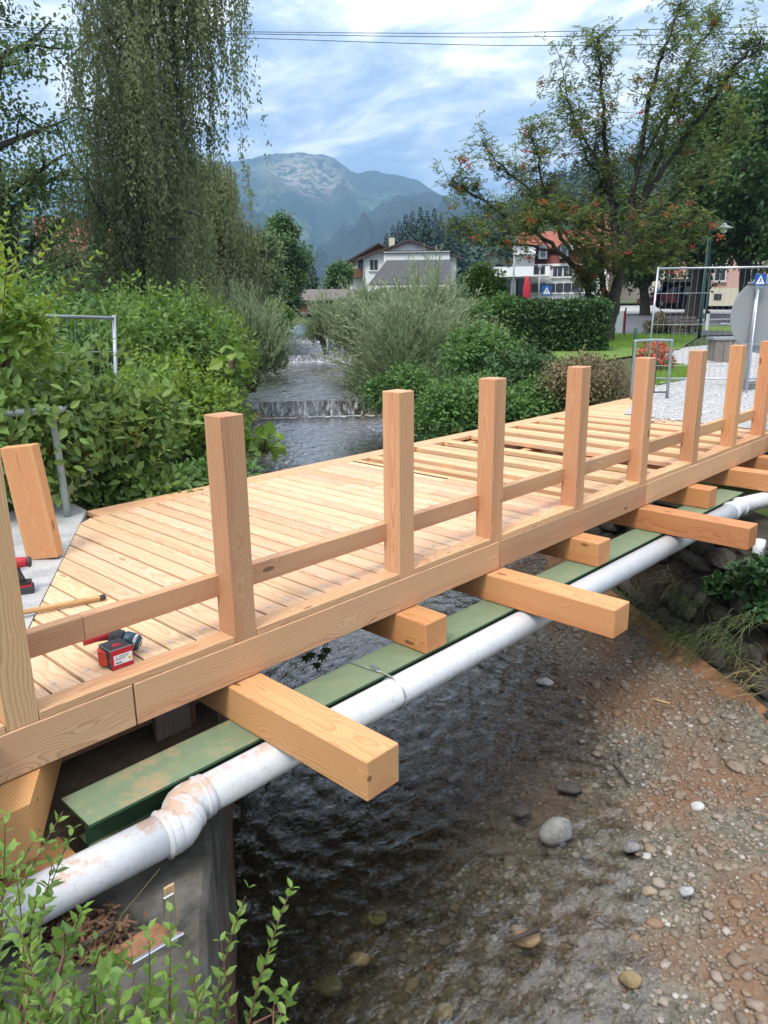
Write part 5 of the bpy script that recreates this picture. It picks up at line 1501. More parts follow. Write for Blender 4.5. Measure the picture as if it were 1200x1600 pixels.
fb = atd(1330, 610, 17.6); fb.z = .02
FT = Vector((.03*RT[0], .03*RT[1], 1))
mesh_fence('galvanised mesh fence panel standing at the far deck end', fa, fb, 2.22, 36, tilt=FT)
ft = Vector(atd(1175, 618, 16.3)); ft.z = 0
FB = thing('fence_foot', 'concrete fence foot block below the mesh panel', 'concrete block', tuple(ft))
timber('block', ft+Vector((-.38, .1, .07)), ft+Vector((.38, -.1, .07)), .23, .14, M['concrete'], FB, bev=.02)
Geo().box(tuple(ft+Vector((-.05, -.12, .07))), (.10, .06, .09), Matrix.Rotation(-.25, 4, 'Z')).build('socket', M['black'], FB)
la, lb = Vector(atd(172, 610, 9.4)), Vector(atd(-120, 600, 8.2))
la.z = -.25; lb.z = -.15
tl = (Vector(atd(178, 497, 9.4))-la); hh = tl.length
mesh_fence('leaning mesh fence panel sunk in the bushes at left', la, lb, hh*1.0, 20, tilt=tl)

# green tube barrier at the far deck corner
bb = Vector(atz(986, 624, 0)); be = bb+Vector((.62*RT[0], .62*RT[1], 0))
GB = thing('tube_barrier', 'small green tube barrier at the far deck corner', 'barrier', tuple(bb))
Geo().tube(smooth_pts([bb, bb+Vector((0, 0, .90)), bb+Vector((.04*RT[0], .04*RT[1], .99)), be+Vector((-.04*RT[0], -.04*RT[1], .99)), be+Vector((0, 0, .90)), be], 4), .026, 10).build('hoop', M['galv_dull'], GB, True)
for k in (.28, .62): 
    p = bb.lerp(be, k); Geo().tube([p+Vector((0, 0, .1)), p+Vector((0, 0, .99))], .012, 6).build('bar', M['greenmetal'], GB, True)
Geo().tube([bb+Vector((0, 0, .12)), be+Vector((0, 0, .12))], .014, 6).build('bar', M['greenmetal'], GB, True)
# old tube railing at the left deck corner
pr0 = Vector(atz(106, 806, 0)); pr0.z = -.05; pt_ = Vector(atd(80, 641, math.hypot(pr0.x, pr0.y)))
pl_ = pt_+Vector((-2.0, .45, -.02))
RG = thing('tube_railing', 'old grey green tube railing overgrown at the left deck corner', 'railing', tuple(pr0))
Geo().tube(smooth_pts([pr0, pr0.lerp(pt_, .9), pt_+Vector((-.05, .01, .0)), pl_], 5), .030, 12).build('rail_tube', M['galv_dull'], RG, True)
Geo().tube([pl_, pl_-Vector((0, 0, 1))], .028, 10).build('post_tube', M['galv_dull'], RG, True)

# round traffic sign seen from behind with pedestrian crossing plate
sp0 = Vector(atd(1160, 625, 15.6)); sp0.z = .05; spt = Vector(atd(1187, 428, 15.6))
SG = thing('traffic_sign', 'round grey traffic sign seen from behind on a leaning pole', 'sign', tuple(sp0))
Geo().tube([sp0, spt], .034, 12).build('pole', M['galv'], SG, True)
dc = Vector(atd(1201, 492, 15.75)); rr = 52/FPX*15.75
QM = Matrix.Translation(dc) @ Vector((FW[0], FW[1], .04)).to_track_quat('Z', 'Y').to_matrix().to_4x4()
Geo().lathe([(rr*.97, -.004), (rr, 0), (rr, .008), (rr*.97, .012)], 48, QM).build('disc', M['signgrey'], SG)
for vv in (442, 538):
    q_ = Vector(atd(1188 if vv < 500 else 1176, vv, 15.62))
    timber('clamp', q_-Vector((.22*RT[0], .22*RT[1], 0)), q_+Vector((.22*RT[0], .22*RT[1], 0)), .03, .03, M['galv'], SG)
pc = atd(1188, 437, 15.5)
PCS = thing('crossing_sign', 'small blue pedestrian crossing sign at the right edge', 'sign', tuple(atg(1180, 500)))
cD = 15.45; cc = Vector(atd(1188, 437, cD)); ss_ = 7.6/FPX*cD
CM = Matrix.Translation(cc) @ Matrix(((RT[0], 0, -FW[0], 0), (RT[1], 0, -FW[1], 0), (0, 1, 0, 0), (0, 0, 0, 1)))
link('plate', Geo().box((0, 0, 0), (2*ss_, 2*ss_, .01)).mesh('plate', M['blue']), PCS, CM)
link('white_triangle', Geo().prism([(-ss_*.8, -ss_*.75), (ss_*.8, -ss_*.75), (0, ss_*.8)], .006, .009).mesh('t', M['white']), PCS, CM)
def figure(sc):
    g_ = Geo()
    for poly in ([(-.1, .15), (.1, .15), (.12, -.15), (-.08, -.15)], [(-.08, -.1), (.0, -.1), (-.22, -.62), (-.32, -.6)], [(.0, -.1), (.1, -.1), (.3, -.6), (.2, -.64)], [(.06, .12), (.1, .04), (.28, -.1), (.25, -.02)]):
        g_.prism([(x*sc, y*sc) for x, y in poly], .010, .012)
    g_.lathe([(.085*sc, .010), (.085*sc, .012)], 10, Matrix.Translation((0, .26*sc, 0)))
    return g_
link('walking_figure', figure(ss_*.95).mesh('figure', M['ink']), PCS, CM)
link('bracket', Geo().box((0, -ss_*1.25, -.02), (ss_*1.5, .03, .03)).mesh('bracket', M['galv']), PCS, CM)
link('pole', Geo().tube([(0, -ss_*1.0, -.03), (0, -3.0, -.03)], .02, 8).mesh('pole', M['galv'], True), PCS, CM)

# street lamp with curved arm
def lamp(base_uv, D, htop, label, armsgn=1):
    b = Vector(atd(*base_uv, D)); b.z = gz(D)
    o = thing('street_lamp', label, 'street lamp', tuple(b)); Z = Vector((0, 0, 1)); X = Vector((RT[0], RT[1], 0)).normalized()*armsgn
    Geo().tube([b, b+Z*1.0, b+Z*htop*.83], [.075, .068, .05], 12).build('pole', M['greenmetal'], o, True)
    Geo().tube([b+Z*htop*.5+X*.09, b+Z*htop*.84+X*.10], .028, 8).build('side_tube', M['greenmetal'], o, True)
    for k in (.52, .62, .72): Geo().box(tuple(b+Z*htop*k+X*.05), (.12, .05, .05)).build('bracket', M['greenmetal'], o)
    arc = [b+Z*htop*.84+X*(.10)]+[b+Z*(htop*.88+.42*math.sin(t_))+X*(.58-.48*math.cos(t_)) for t_ in np.linspace(.2, math.pi*.98, 12)]
    Geo().tube(arc, .025, 8).build('arm', M['greenmetal'], o, True)
    hc = b+Z*(htop*.88+.30)+X*.60
    Geo().tube([hc+Z*.13, hc], .02, 8).build('hanger', M['greenmetal'], o, True)
    Geo().lathe([(.03, .06), (.07, .05), (.10, -.02), (.34, -.13), (.36, -.16), (.33, -.16)], 20, Matrix.Translation(hc)).build('shade', plain('lamp_shade', (.42, .50, .44), .5), o, True)
    Geo().lathe([(.11, -.16), (.13, -.22), (.12, -.30), (.05, -.34)], 14, Matrix.Translation(hc)).build('globe', plain('frosted_globe', (.72, .73, .70), .3), o, True)
    return o
lamp((1092, 530), 36.3, 4.85, 'green street lamp with curved arm beside the bench')
lamp((1103, 500), 50, 4.9, 'second green lamp partly hidden behind the first', -1)

# bench, delineator, board, flower shrub, bollard, planter
bc_ = Vector(atg(1064, 523)); X = Vector((RT[0], RT[1], 0)).normalized(); Yv = Vector((-X.y, X.x, 0))
BN = thing('park_bench', 'weathered wooden bench on the lawn behind the fence', 'bench', tuple(bc_))
for sx in (-.45, .45):
    p = bc_+X*sx
    timber('leg', p-Yv*.15, p-Yv*.15+Vector((0, 0, .40)), .10, .12, M['greywood'], BN, up=(1, 0, 0)); timber('leg', p+Yv*.18, p+Yv*.22+Vector((0, 0, .78)), .08, .10, M['greywood'], BN, up=(1, 0, 0))
for k in (-.16, 0, .14): timber('seat_slat', bc_-X*.68+Yv*k+Vector((0, 0, .43)), bc_+X*.68+Yv*k+Vector((0, 0, .43)), .13, .05, M['greywood'], BN)
for k in (.58, .74): timber('back_slat', bc_-X*.68+Yv*.15+Vector((0, 0, k)), bc_+X*.68+Yv*.15+Vector((0, 0, k)), .04, .11, M['greywood'], BN)
B('low_bush', 'low yellowish bush left of the bench', tuple(Vector(atg(1030, 522))+Vector((0, 0, .45))), (.85, .7, .95), 2600, .12, .5, 'leaf_brown', 130, k=20, cat='bush')
B('low_bush', 'low green bush behind the bench', tuple(Vector(atg(1075, 519))+Vector((0, 0, .3))), (.9, .6, .65), 1800, .12, .5, 'leaf_brown', 131, k=18, cat='bush')
dl = Vector(atg(1104, 517)); DL = thing('delineator_post', 'white road delineator post with black top', 'post', tuple(dl))
Geo().prism([(dl.x-.07, dl.y-.05), (dl.x+.07, dl.y-.05), (dl.x+.07, dl.y+.05), (dl.x-.07, dl.y+.05)], dl.z, dl.z+.80).build('body', M['white'], DL); Geo().box((dl.x, dl.y, dl.z+.87), (.145, .105, .13)).build('black_cap', M['black'], DL)
b0 = Vector(atg(975, 525)); BD_ = thing('notice_board', 'white notice board with black post behind the rowan trunk', 'board', tuple(b0))
timber('post', b0, b0+Vector((0, 0, 1.25)), .05, .05, M['black'], BD_, up=(1, 0, 0)); Geo().box(tuple(b0-X*.42+Vector((0, 0, .62))), (.72, .03, .95), Matrix.Rotation(rot_r, 4, 'Z')).build('panel', M['white'], BD_); Geo().box(tuple(b0-X*.05+Vector((0, 0, .62))-Yv*.03), (.06, .02, .95), Matrix.Rotation(rot_r, 4, 'Z')).build('red_edge', M['red_plastic'], BD_)
p = Vector(atd(1020, 590, 19.5)); p.z = .25
bush('flower_bush', 'red flowering shrub behind the tube barrier', tuple(p), (.55, .45, .55), 900, .07, .5, 'leaf_bush', 132, k=14, cat='bush')
g = Geo(); rn = np.random.default_rng(133); n = 420; d = rand_dir(n, rn, .3); d[:, 2] = np.abs(d[:, 2]); pp = np.array([p.x, p.y, p.z-.15])+d*np.array([.55, .45, .62])*rn.uniform(.8, 1.05, (n, 1))
add_leaves(g, pp, rand_dir(n, rn, .5), d, .075, .8, TQ, None, rn); g.build('red_blossoms', M['petal'], bpy.data.objects['flower_bush'])
bo = Vector(atd(990, 560, 22)); bo.z = 0; Geo().tube([bo, bo+Vector((0, 0, .9)), bo+Vector((0, 0, .93))], [.045, .045, .03], 10).build('bollard', M['greenmetal'], None, True, label='thin dark green bollard left of the mesh fence', cat='bollard')
bx_ = Vector(atd(1138, 552, 23)); bx_.z = 0
PL = thing('planter', 'grey wooden planter box behind the sign pole', 'planter', tuple(bx_))
for k in range(4): Geo().box(tuple(bx_+X*(.24*(k-1.5))+Vector((0, 0, .30))), (.225, .5, .60), Matrix.Rotation(rot_r, 4, 'Z')).build('board', M['greywood'], PL)
Geo().box(tuple(bx_+Vector((0, 0, .63))), (1.05, .58, .06), Matrix.Rotation(rot_r, 4, 'Z')).build('rim', M['signgrey'], PL)

# ------------------------------------------------------------------ buildings
def frame_at(u, v, D, zb=None, yaw=0.0):
    p = Vector(atd(u, v, D)); p.z = gz(D)-.1 if zb is None else zb
    a = math.atan2(p.y, p.x)-math.pi/2+yaw        # local +X to the right as seen, +Y away
    return Matrix.Translation(p) @ Matrix.Rotation(a, 4, 'Z')
def bpart(o, nm, gg, mat, Mw, parent=None): return link(nm, gg.mesh(nm, mat), parent or o, Mw)
def win(o, Mw, x, z, w_, h, y=0.0, frame='trim', shut=None):
    f = bpart(o, 'window', Geo().box((x, y-.03, z), (w_+.16, .10, h+.16)), M[frame], Mw)
    bpart(o, 'pane', Geo().box((x-w_*.26, y-.085, z), (w_*.46, .03, h)), M['glass'], Mw, f); bpart(o, 'pane', Geo().box((x+w_*.26, y-.085, z), (w_*.46, .03, h)), M['glass'], Mw, f)
    bpart(o, 'sill', Geo().box((x, y-.12, z-h/2-.11), (w_+.3, .18, .06)), M[frame], Mw, f)
def gable_roof(x0, x1, y0, y1, ze, zr, th=.18, ov=.5, axis='y'):
    g_ = Geo()
    if axis == 'y':
        xm = (x0+x1)/2; k = (zr-ze)/(xm-x0)
        for sgn in (-1, 1):
            xe = xm+sgn*((xm-x0)+ov); zee = ze-k*ov
            q_ = [(xe, y0-ov, zee), (xm, y0-ov, zr), (xm, y1+ov, zr), (xe, y1+ov, zee)]
            g_.add(q_+[(a, b, c+th) for a, b, c in q_], [(0, 1, 2, 3), (7, 6, 5, 4), (0, 4, 5, 1), (1, 5, 6, 2), (2, 6, 7, 3), (3, 7, 4, 0)] if sgn > 0 else [(3, 2, 1, 0), (4, 5, 6, 7), (1, 5, 4, 0), (2, 6, 5, 1), (3, 7, 6, 2), (0, 4, 7, 3)])
    else:
        ym = (y0+y1)/2; k = (zr-ze)/(ym-y0)
        for sgn in (-1, 1):
            ye = ym+sgn*((ym-y0)+ov); zee = ze-k*ov
            q_ = [(x0-ov, ye, zee), (x1+ov, ye, zee), (x1+ov, ym, zr), (x0-ov, ym, zr)]
            g_.add(q_+[(a, b, c+th) for a, b, c in q_], [(3, 2, 1, 0), (4, 5, 6, 7), (1, 5, 4, 0), (2, 6, 5, 1), (3, 7, 6, 2), (0, 4, 7, 3)])
    return g_
def gable_wall(x0, x1, y0, y1, zb, ze, zr, axis='y'):
    if axis == 'y':
        xm = (x0+x1)/2
        v = [(x0, y0, zb), (x1, y0, zb), (x1, y0, ze), (xm, y0, zr), (x0, y0, ze), (x0, y1, zb), (x1, y1, zb), (x1, y1, ze), (xm, y1, zr), (x0, y1, ze)]
        return Geo().add(v, [(0, 1, 2, 3, 4), (9, 8, 7, 6, 5), (0, 5, 6, 1), (1, 6, 7, 2), (4, 9, 5, 0), (2, 7, 8, 3), (3, 8, 9, 4)])
    ym = (y0+y1)/2
    v = [(x0, y0, zb), (x1, y0, zb), (x1, y1, zb), (x0, y1, zb), (x0, y0, ze), (x1, y0, ze), (x1, y1, ze), (x0, y1, ze), (x0, ym, zr), (x1, ym, zr)]
    return Geo().add(v, [(0, 1, 5, 4), (2, 3, 7, 6), (1, 2, 6, 9, 5), (3, 0, 4, 8, 7), (3, 2, 1, 0), (4, 5, 9, 8), (6, 7, 8, 9)])

# chalet beyond the willows: white gables under brown roofs
D = 92; px1 = D/FPX*1.05
def wx(u, uc, D_): return (u-uc)/FPX*D_*.965
def hz(v, D_, u=600): return atd(u, v, D_).z
CH = None
Mw = frame_at(650, 450, D); CH = link('chalet', None, None, Mw, None, 'white chalet with brown gable roofs beyond the willow bushes', 'house')
zb = -1.0
X0, X1 = wx(568, 650, D), wx(712, 650, D); xm = (X0+X1)/2
zr, ze = hz(394, D), hz(420, D)
bpart(CH, 'wall', gable_wall(X0, X1, 0, 9, zb, ze, zr-.05), M['render_white'], Mw)
bpart(CH, 'roof', gable_roof(X0, X1, 0, 9, ze, zr, .2, .7), M['darkwood'], Mw)
bpart(CH, 'annex_wall', Geo().box(((wx(602, 650, D)+wx(700, 650, D))/2, -1.5, (zb+hz(413, D))/2), (wx(700, 650, D)-wx(602, 650, D), 3.0, hz(413, D)-zb)), M['render_white'], Mw)
bpart(CH, 'annex_eaves', Geo().box(((wx(602, 650, D)+wx(700, 650, D))/2, -1.55, hz(412, D)), (wx(700, 650, D)-wx(600, 650, D)+.3, 3.3, .14)), M['darkwood'], Mw)
# wing with brown boarded gable, further left and back
Y0 = 3.5
xa, xb = wx(532, 650, D), wx(650, 650, D)
bpart(CH, 'wing_wall', gable_wall(xa, xb, Y0, 13, zb, hz(428, D), hz(395, D)), M['render_white'], Mw)
g_ = Geo().add([(xa+.05, Y0-.06, hz(427.5, D)), (xb-.05, Y0-.06, hz(427.5, D)), ((xa+xb)/2, Y0-.06, hz(396, D)), (xa+.05, Y0+.02, hz(427.5, D)), (xb-.05, Y0+.02, hz(427.5, D)), ((xa+xb)/2, Y0+.02, hz(396, D))], [(0, 1, 2), (5, 4, 3), (0, 3, 4, 1), (1, 4, 5, 2), (2, 5, 3, 0)])
bpart(CH, 'boarded_gable', g_, M['brownwood'], Mw)
bpart(CH, 'wing_roof', gable_roof(xa, xb, Y0, 13, hz(428, D), hz(395, D), .2, .8), M['darkwood'], Mw)
bal = bpart(CH, 'balcony', Geo().box((wx(556, 650, D), Y0-.7, hz(441, D)), (wx(568, 650, D)-wx(544, 650, D), 1.2, .95)), M['brownwood'], Mw)
win(CH, Mw, wx(562, 650, D), hz(428, D), .8, 1.0, Y0)
bpart(CH, 'gutter', Geo().tube([(wx(602, 650, D), -3.2, hz(413.5, D)), (wx(700, 650, D), -3.2, hz(413.5, D))], .07, 8), M['galv_dull'], Mw)
bpart(CH, 'downpipe', Geo().tube([(X0+.1, -.15, ze-.2), (X0+.1, -.15, zb)], .06, 8), M['galv_dull'], Mw)
bpart(CH, 'chimney', Geo().box((wx(610, 650, D), 7.5, hz(392, D)), (.7, .7, 1.6)), M['render_cream'], Mw)
win(CH, Mw, wx(585, 650, D), hz(430, D), .9, 1.1, 0)
# grey shingled roof in front of the chalet
D2 = 80; Mw = frame_at(650, 450, D2); SR = link('barn', None, None, Mw, None, 'low barn with grey shingle roof in front of the chalet', 'barn')
xa, xb = wx(576, 650, D2), wx(705, 650, D2)
V = [(xa, 0, hz(458, D2)), (xb, 0, hz(458, D2)), (xb, 5, hz(417, D2)), (wx(602, 650, D2), 5, hz(417, D2)), (xa, 0, hz(460, D2)), (xb, 0, hz(460, D2)), (xb, 5.1, hz(419, D2)), (wx(602, 650, D2), 5.1, hz(419, D2))]
bpart(SR, 'roof', Geo().add(V, [(0, 1, 2, 3), (7, 6, 5, 4), (0, 4, 5, 1), (1, 5, 6, 2), (2, 6, 7, 3), (3, 7, 4, 0)]), M['roofgrey'], Mw)
bpart(SR, 'wall', Geo().box(((xa+xb)/2+.8, 3.2, hz(460, D2)/2-1), (xb-xa-2.4, 5.0, hz(460, D2)+1.6)), M['greywood'], Mw)

# covered footbridge upstream
D3 = 74; Mw = frame_at(475, 460, D3, 0); CB = link('covered_bridge', None, None, Mw, None, 'distant covered wooden footbridge across the creek', 'footbridge')
xa, xb = wx(418, 475, D3), wx(560, 475, D3)
bpart(CB, 'roof', gable_roof(xa, xb, -1.2, 1.2, hz(467, D3), hz(453, D3), .12, .2, 'x'), M['roofbrown'], Mw)
bpart(CB, 'parapet', Geo().box(((xa+xb)/2, -1.0, hz(480, D3)), (xb-xa, .12, .7)), M['brownwood'], Mw); bpart(CB, 'deck', Geo().box(((xa+xb)/2, 0, hz(487, D3)), (xb-xa, 2.2, .2)), M['greywood'], Mw)
for k in range(7):
    for yy in (-1, 1): bpart(CB, 'post', Geo().box((xa+(xb-xa)*k/6, yy, (hz(467, D3)+hz(487, D3))/2), (.16, .16, hz(467, D3)-hz(487, D3))), M['darkwood'], Mw)

# house at left behind the bushes
D4 = 58; Mw = frame_at(128, 440, D4); LH = link('house', None, None, Mw, None, 'yellow house with red tiled roof behind the left trees', 'house')
bpart(LH, 'wall', gable_wall(-2.2, 9, 0, 8, -.5, hz(418, D4, 128)+.2, 7.0, 'x'), M['render_yellow'], Mw)
bpart(LH, 'roof', gable_roof(-2.2, 9, 0, 8, hz(418, D4)+.25, 7.0, .2, .5, 'x'), M['rooftile'], Mw)
win(LH, Mw, -.6, 3.0, 1.1, 1.2); win(LH, Mw, 1.6, 3.0, 1.1, 1.2); win(LH, Mw, 4.2, 3.0, 1.1, 1.2)

# shop row with red roofs, tower and dormers
D5 = 74; Mw = frame_at(850, 480, D5); SHP = link('shop_house', None, None, Mw, None, 'shop house with red tiled roofs, dormers and white canopy', 'house')
def SX(u): return wx(u, 850, D5)
def SZ(v): return atd(850, v, D5).z
zb = gz(D5)-.3
bpart(SHP, 'wall', Geo().box((SX(872), 4.5, (zb+SZ(425))/2), (SX(945)-SX(800), 7, SZ(425)-zb)), M['render_white'], Mw)
bpart(SHP, 'main_roof', gable_roof(SX(822), SX(985), 1.2, 8, SZ(428), SZ(376), .2, .3, 'x'), M['rooftile2'], Mw)
bpart(SHP, 'upper_roof', gable_roof(SX(838), SX(985), 2.0, 7.5, SZ(398), SZ(372), .2, .3, 'x'), M['rooftile'], Mw)
bpart(SHP, 'tower_wall', Geo().box((SX(817), 1.2, (SZ(430)+SZ(394))/2), (SX(835)-SX(803), 2.2, SZ(394)-SZ(430))), M['render_grey'], Mw)
bpart(SHP, 'tower_band', Geo().box((SX(817), 1.2, SZ(402)), (SX(836)-SX(802), 2.3, .9)), M['render_white'], Mw)
tx = SX(818); v = [(tx-1.4, -.2, SZ(396)), (tx+1.4, -.2, SZ(396)), (tx+1.4, 2.6, SZ(396)), (tx-1.4, 2.6, SZ(396)), (tx-.5, 1.2, SZ(374)), (tx+.5, 1.2, SZ(374))]
bpart(SHP, 'tower_roof', Geo().add(v, [(0, 1, 5, 4), (1, 2, 5), (2, 3, 4, 5), (3, 0, 4), (3, 2, 1, 0)]), M['rooftile'], Mw)
for uc in (827, 845, 876):
    x = SX(uc); 
    d_ = bpart(SHP, 'dormer', Geo().box((x, 1.0, SZ(407)), (.75, 1.6, 1.15)), M['render_grey'], Mw)
    bpart(SHP, 'dormer_roof', gable_roof(x-.42, x+.42, .15, 1.9, SZ(398), SZ(390), .08, .12), M['rooftile'] if uc < 840 else M['darkwood'], Mw, d_)
    bpart(SHP, 'pane', Geo().box((x, .16, SZ(407)), (.42, .04, .75)), M['glass'], Mw, d_)
bpart(SHP, 'canopy', Geo().box(((SX(775)+SX(856))/2, -1.2, SZ(438.5)), (SX(856)-SX(775), 3.2, SZ(431)-SZ(446))), M['white'], Mw)
bpart(SHP, 'canopy_box', Geo().box(((SX(832)+SX(850))/2, -2.6, SZ(437)), (SX(850)-SX(834), .5, SZ(432)-SZ(444))), M['black'], Mw)
for uc in (804, 780): bpart(SHP, 'column', Geo().box((SX(uc), -2.3, (zb+SZ(446))/2), (.45, .45, SZ(446)-zb)), M['render_grey'], Mw)
bpart(SHP, 'shop_front', Geo().box((SX(800), .94, (zb+SZ(447))/2), (SX(830)-SX(775), .12, SZ(447)-zb-.1)), M['glass'], Mw)
for k in range(7): win(SHP, Mw, SX(830+12*k), SZ(463), .75, .8, .98)
for k in range(4): win(SHP, Mw, SX(868+16*k), SZ(437), .8, .9, .98)
bpart(SHP, 'round_clock', Geo().lathe([(.32, 0), (.32, .06)], 18, Matrix.Translation((SX(884), .9, SZ(401))) @ Matrix.Rotation(math.pi/2, 4, 'X')), M['white'], Mw)

# cream house right of the rowan trunk
D6 = 78; Mw = frame_at(985, 480, D6); CR = link('house', None, None, Mw, None, 'cream house with red roof behind the rowan trunk', 'house')
bpart(CR, 'wall', gable_wall(-4.2, 4.2, 0, 9, gz(D6)-.3, 5.0, 8.6, 'x'), M['render_cream'], Mw)
bpart(CR, 'roof', gable_roof(-4.2, 4.2, 0, 9, 5.0, 8.6, .2, .5, 'x'), M['rooftile'], Mw)
for k in (-3.0, -1.0, 1.2, 3.2):
    win(CR, Mw, k, 2.5, .8, 1.1); win(CR, Mw, k, 4.2, .8, .9)
# pink house at right
D7 = 66; Mw = frame_at(1150, 485, D7, yaw=-.25); PK = link('house', None, None, Mw, None, 'pink rendered house behind the dark maples at right', 'house')
bpart(PK, 'wall', Geo().box((1.5, 4, gz(D7)+3.2), (13, 8, 6.8)), M['render_pink'], Mw)
bpart(PK, 'plinth', Geo().box((1.5, 3.96, gz(D7)+.45), (13.1, 8.1, 1.3)), M['render_cream'], Mw)
bpart(PK, 'roof', gable_roof(-5.2, 8.2, -.2, 8.2, gz(D7)+6.6, gz(D7)+9.8, .2, .4, 'x'), M['rooftile'], Mw)
for k in (-3.4, -1.4, .8, 3.0, 5.2):
    win(PK, Mw, k, gz(D7)+2.25, .75, 1.15, 0); win(PK, Mw, k, gz(D7)+4.6, .75, 1.15, 0)
    c_ = bpart(PK, 'cellar_window', Geo().box((k, -.10, gz(D7)+.45), (.55, .06, .45)), M['glass'], Mw)
# dark bus shelter
D8 = 58; Mw = frame_at(1068, 483, D8); BS = link('bus_shelter', None, None, Mw, None, 'dark bus shelter with posters under the maple trees', 'shelter')
zb = gz(D8)
bpart(BS, 'roof', Geo().box((0, .8, zb+1.95), (3.4, 2.0, .12)), M['signgrey'], Mw)
bpart(BS, 'back_wall', Geo().box((0, 1.6, zb+.95), (3.1, .06, 1.85)), M['black'], Mw)
for k in (-1.5, -.5, .5, 1.5): bpart(BS, 'post', Geo().box((k, 0, zb+.95), (.10, .10, 1.9)), M['black'], Mw)
bpart(BS, 'side_panel', Geo().box((-1.55, .8, zb+.95), (.05, 1.5, 1.8)), M['black'], Mw)
for x_, z_ in ((-.7, 1.0), (.25, 1.25), (.9, .8)): bpart(BS, 'poster', Geo().box((x_, 1.54, zb+z_), (.45, .02, .55)), M['label'], Mw)
# parked red car
D9 = 60; Mw = frame_at(1042, 484, D9, yaw=.7); CA = link('parked_car', None, None, Mw, None, 'red parked car left of the bus shelter', 'car')
zb = gz(D9)
prof = [(-2.0, .35), (-2.05, .75), (-1.75, .92), (-1.0, 1.0), (-.45, 1.42), (.9, 1.45), (1.55, 1.05), (2.0, .95), (2.08, .6), (2.0, .33)]
def extr(pr, y0, y1, inset=0.0):
    n = len(pr); g_ = Geo()
    g_.add([(x, y0, zb+z) for x, z in pr]+[(x, y1, zb+z) for x, z in pr], [tuple(range(n)), tuple(range(2*n-1, n-1, -1))]+[(i, n+i, n+(i+1) % n, (i+1) % n) for i in range(n)]); return g_
bpart(CA, 'body', extr(prof, -.82, .82), M['carred'], Mw)
gl_ = [(-.92, 1.02), (-.45, 1.38), (.85, 1.40), (1.35, 1.06)]
bpart(CA, 'side_window', extr(gl_, -.835, -.80), M['glass'], Mw); bpart(CA, 'side_window', extr(gl_, .80, .835), M['glass'], Mw)
bpart(CA, 'windscreen', Geo().add([(-1.0, -.68, zb+1.03), (-1.0, .68, zb+1.03), (-.47, .62, zb+1.40), (-.47, -.62, zb+1.40)], [(0, 3, 2, 1)]), M['glass'], Mw)
for x_ in (-1.3, 1.3):
    for y_ in (-.78, .78):
        wh = bpart(CA, 'wheel', Geo().lathe([(.18, -.1), (.32, -.1), (.33, 0), (.32, .1), (.18, .1)], 16, Matrix.Translation((x_, y_, zb+.33)) @ Matrix.Rotation(math.pi/2, 4, 'X')), M['rubber'], Mw)
        bpart(CA, 'rim', Geo().lathe([(.17, -.115), (.17, .115)], 12, Matrix.Translation((x_, y_, zb+.33)) @ Matrix.Rotation(math.pi/2, 4, 'X')), M['steel'], Mw, wh)
for y_ in (-.6, .6): bpart(CA, 'headlight', Geo().box((-2.0, y_, zb+.72), (.1, .3, .14)), M['white'], Mw)
# closed red parasol
Dp = 64; p = Vector(atd(822, 480, Dp)); p.z = gz(Dp)
PS = thing('parasol', 'closed red parasol in front of the shop canopy', 'parasol', tuple(p))
zt = CAMZ+(466-434)/FPX*Dp; Mt = Matrix.Translation((p.x, p.y, 0))
Geo().lathe([(.30, zt-2.0), (.36, zt-1.9), (.30, zt-1.2), (.30, zt-.8), (.20, zt-.25), (.05, zt)], 10, Mt).build('folded_canopy', M['red_cloth'], PS, True)
Geo().tube([p, Vector((p.x, p.y, zt-1.9))], .035, 8).build('pole', M['galv'], PS, True)
# blue crossing sign in front of the shops, and a street lamp pole
Dq = 60; p = Vector(atd(853, 480, Dq)); p.z = gz(Dq); s_ = .36
CS2 = thing('crossing_sign', 'distant blue pedestrian crossing sign in front of the shops', 'sign', tuple(p))
zc = CAMZ+(466-455)/FPX*Dq; CM = Matrix.Translation((p.x, p.y, zc)) @ Matrix(((RT[0], 0, -FW[0], 0), (RT[1], 0, -FW[1], 0), (0, 1, 0, 0), (0, 0, 0, 1)))
link('plate', Geo().box((0, 0, 0), (2*s_, 2*s_, .02)).mesh('plate', M['blue']), CS2, CM); link('white_triangle', Geo().prism([(-s_*.75, -s_*.7), (s_*.75, -s_*.7), (0, s_*.75)], .012, .016).mesh('t', M['white']), CS2, CM); link('walking_figure', figure(s_*.9).mesh('f', M['ink']), CS2, CM @ Matrix.Translation((0, 0, .008)))
Geo().tube([p, Vector((p.x, p.y, zc-s_))-Vector((FW[0], FW[1], 0))*-.05], .03, 6).build('pole', M['galv'], CS2, True)
for k, (u, D_, vt, lb) in enumerate([(801, 62, 390, 'thin grey lamp post left of the closed parasol'), (841, 66, 425, 'thin dark post in front of the shop windows'), (1150-46, 56, 395, 'dark tree guard pole behind the street lamp')]):
    p = Vector(atd(u, 480, D_)); p.z = gz(D_)
    LPp = thing('lamp_post', lb, 'post', tuple(p)); zt = CAMZ+(466-vt)/FPX*D_*1.03
    Geo().tube([p, Vector((p.x, p.y, zt))], .06, 8).build('pole', M['galv_dull'], LPp, True); Geo().lathe([(.06, zt), (.16, zt+.06), (.16, zt+.25), (.05, zt+.32)], 8, Matrix.Translation((p.x, p.y, 0))).build('head', M['signgrey'], LPp)

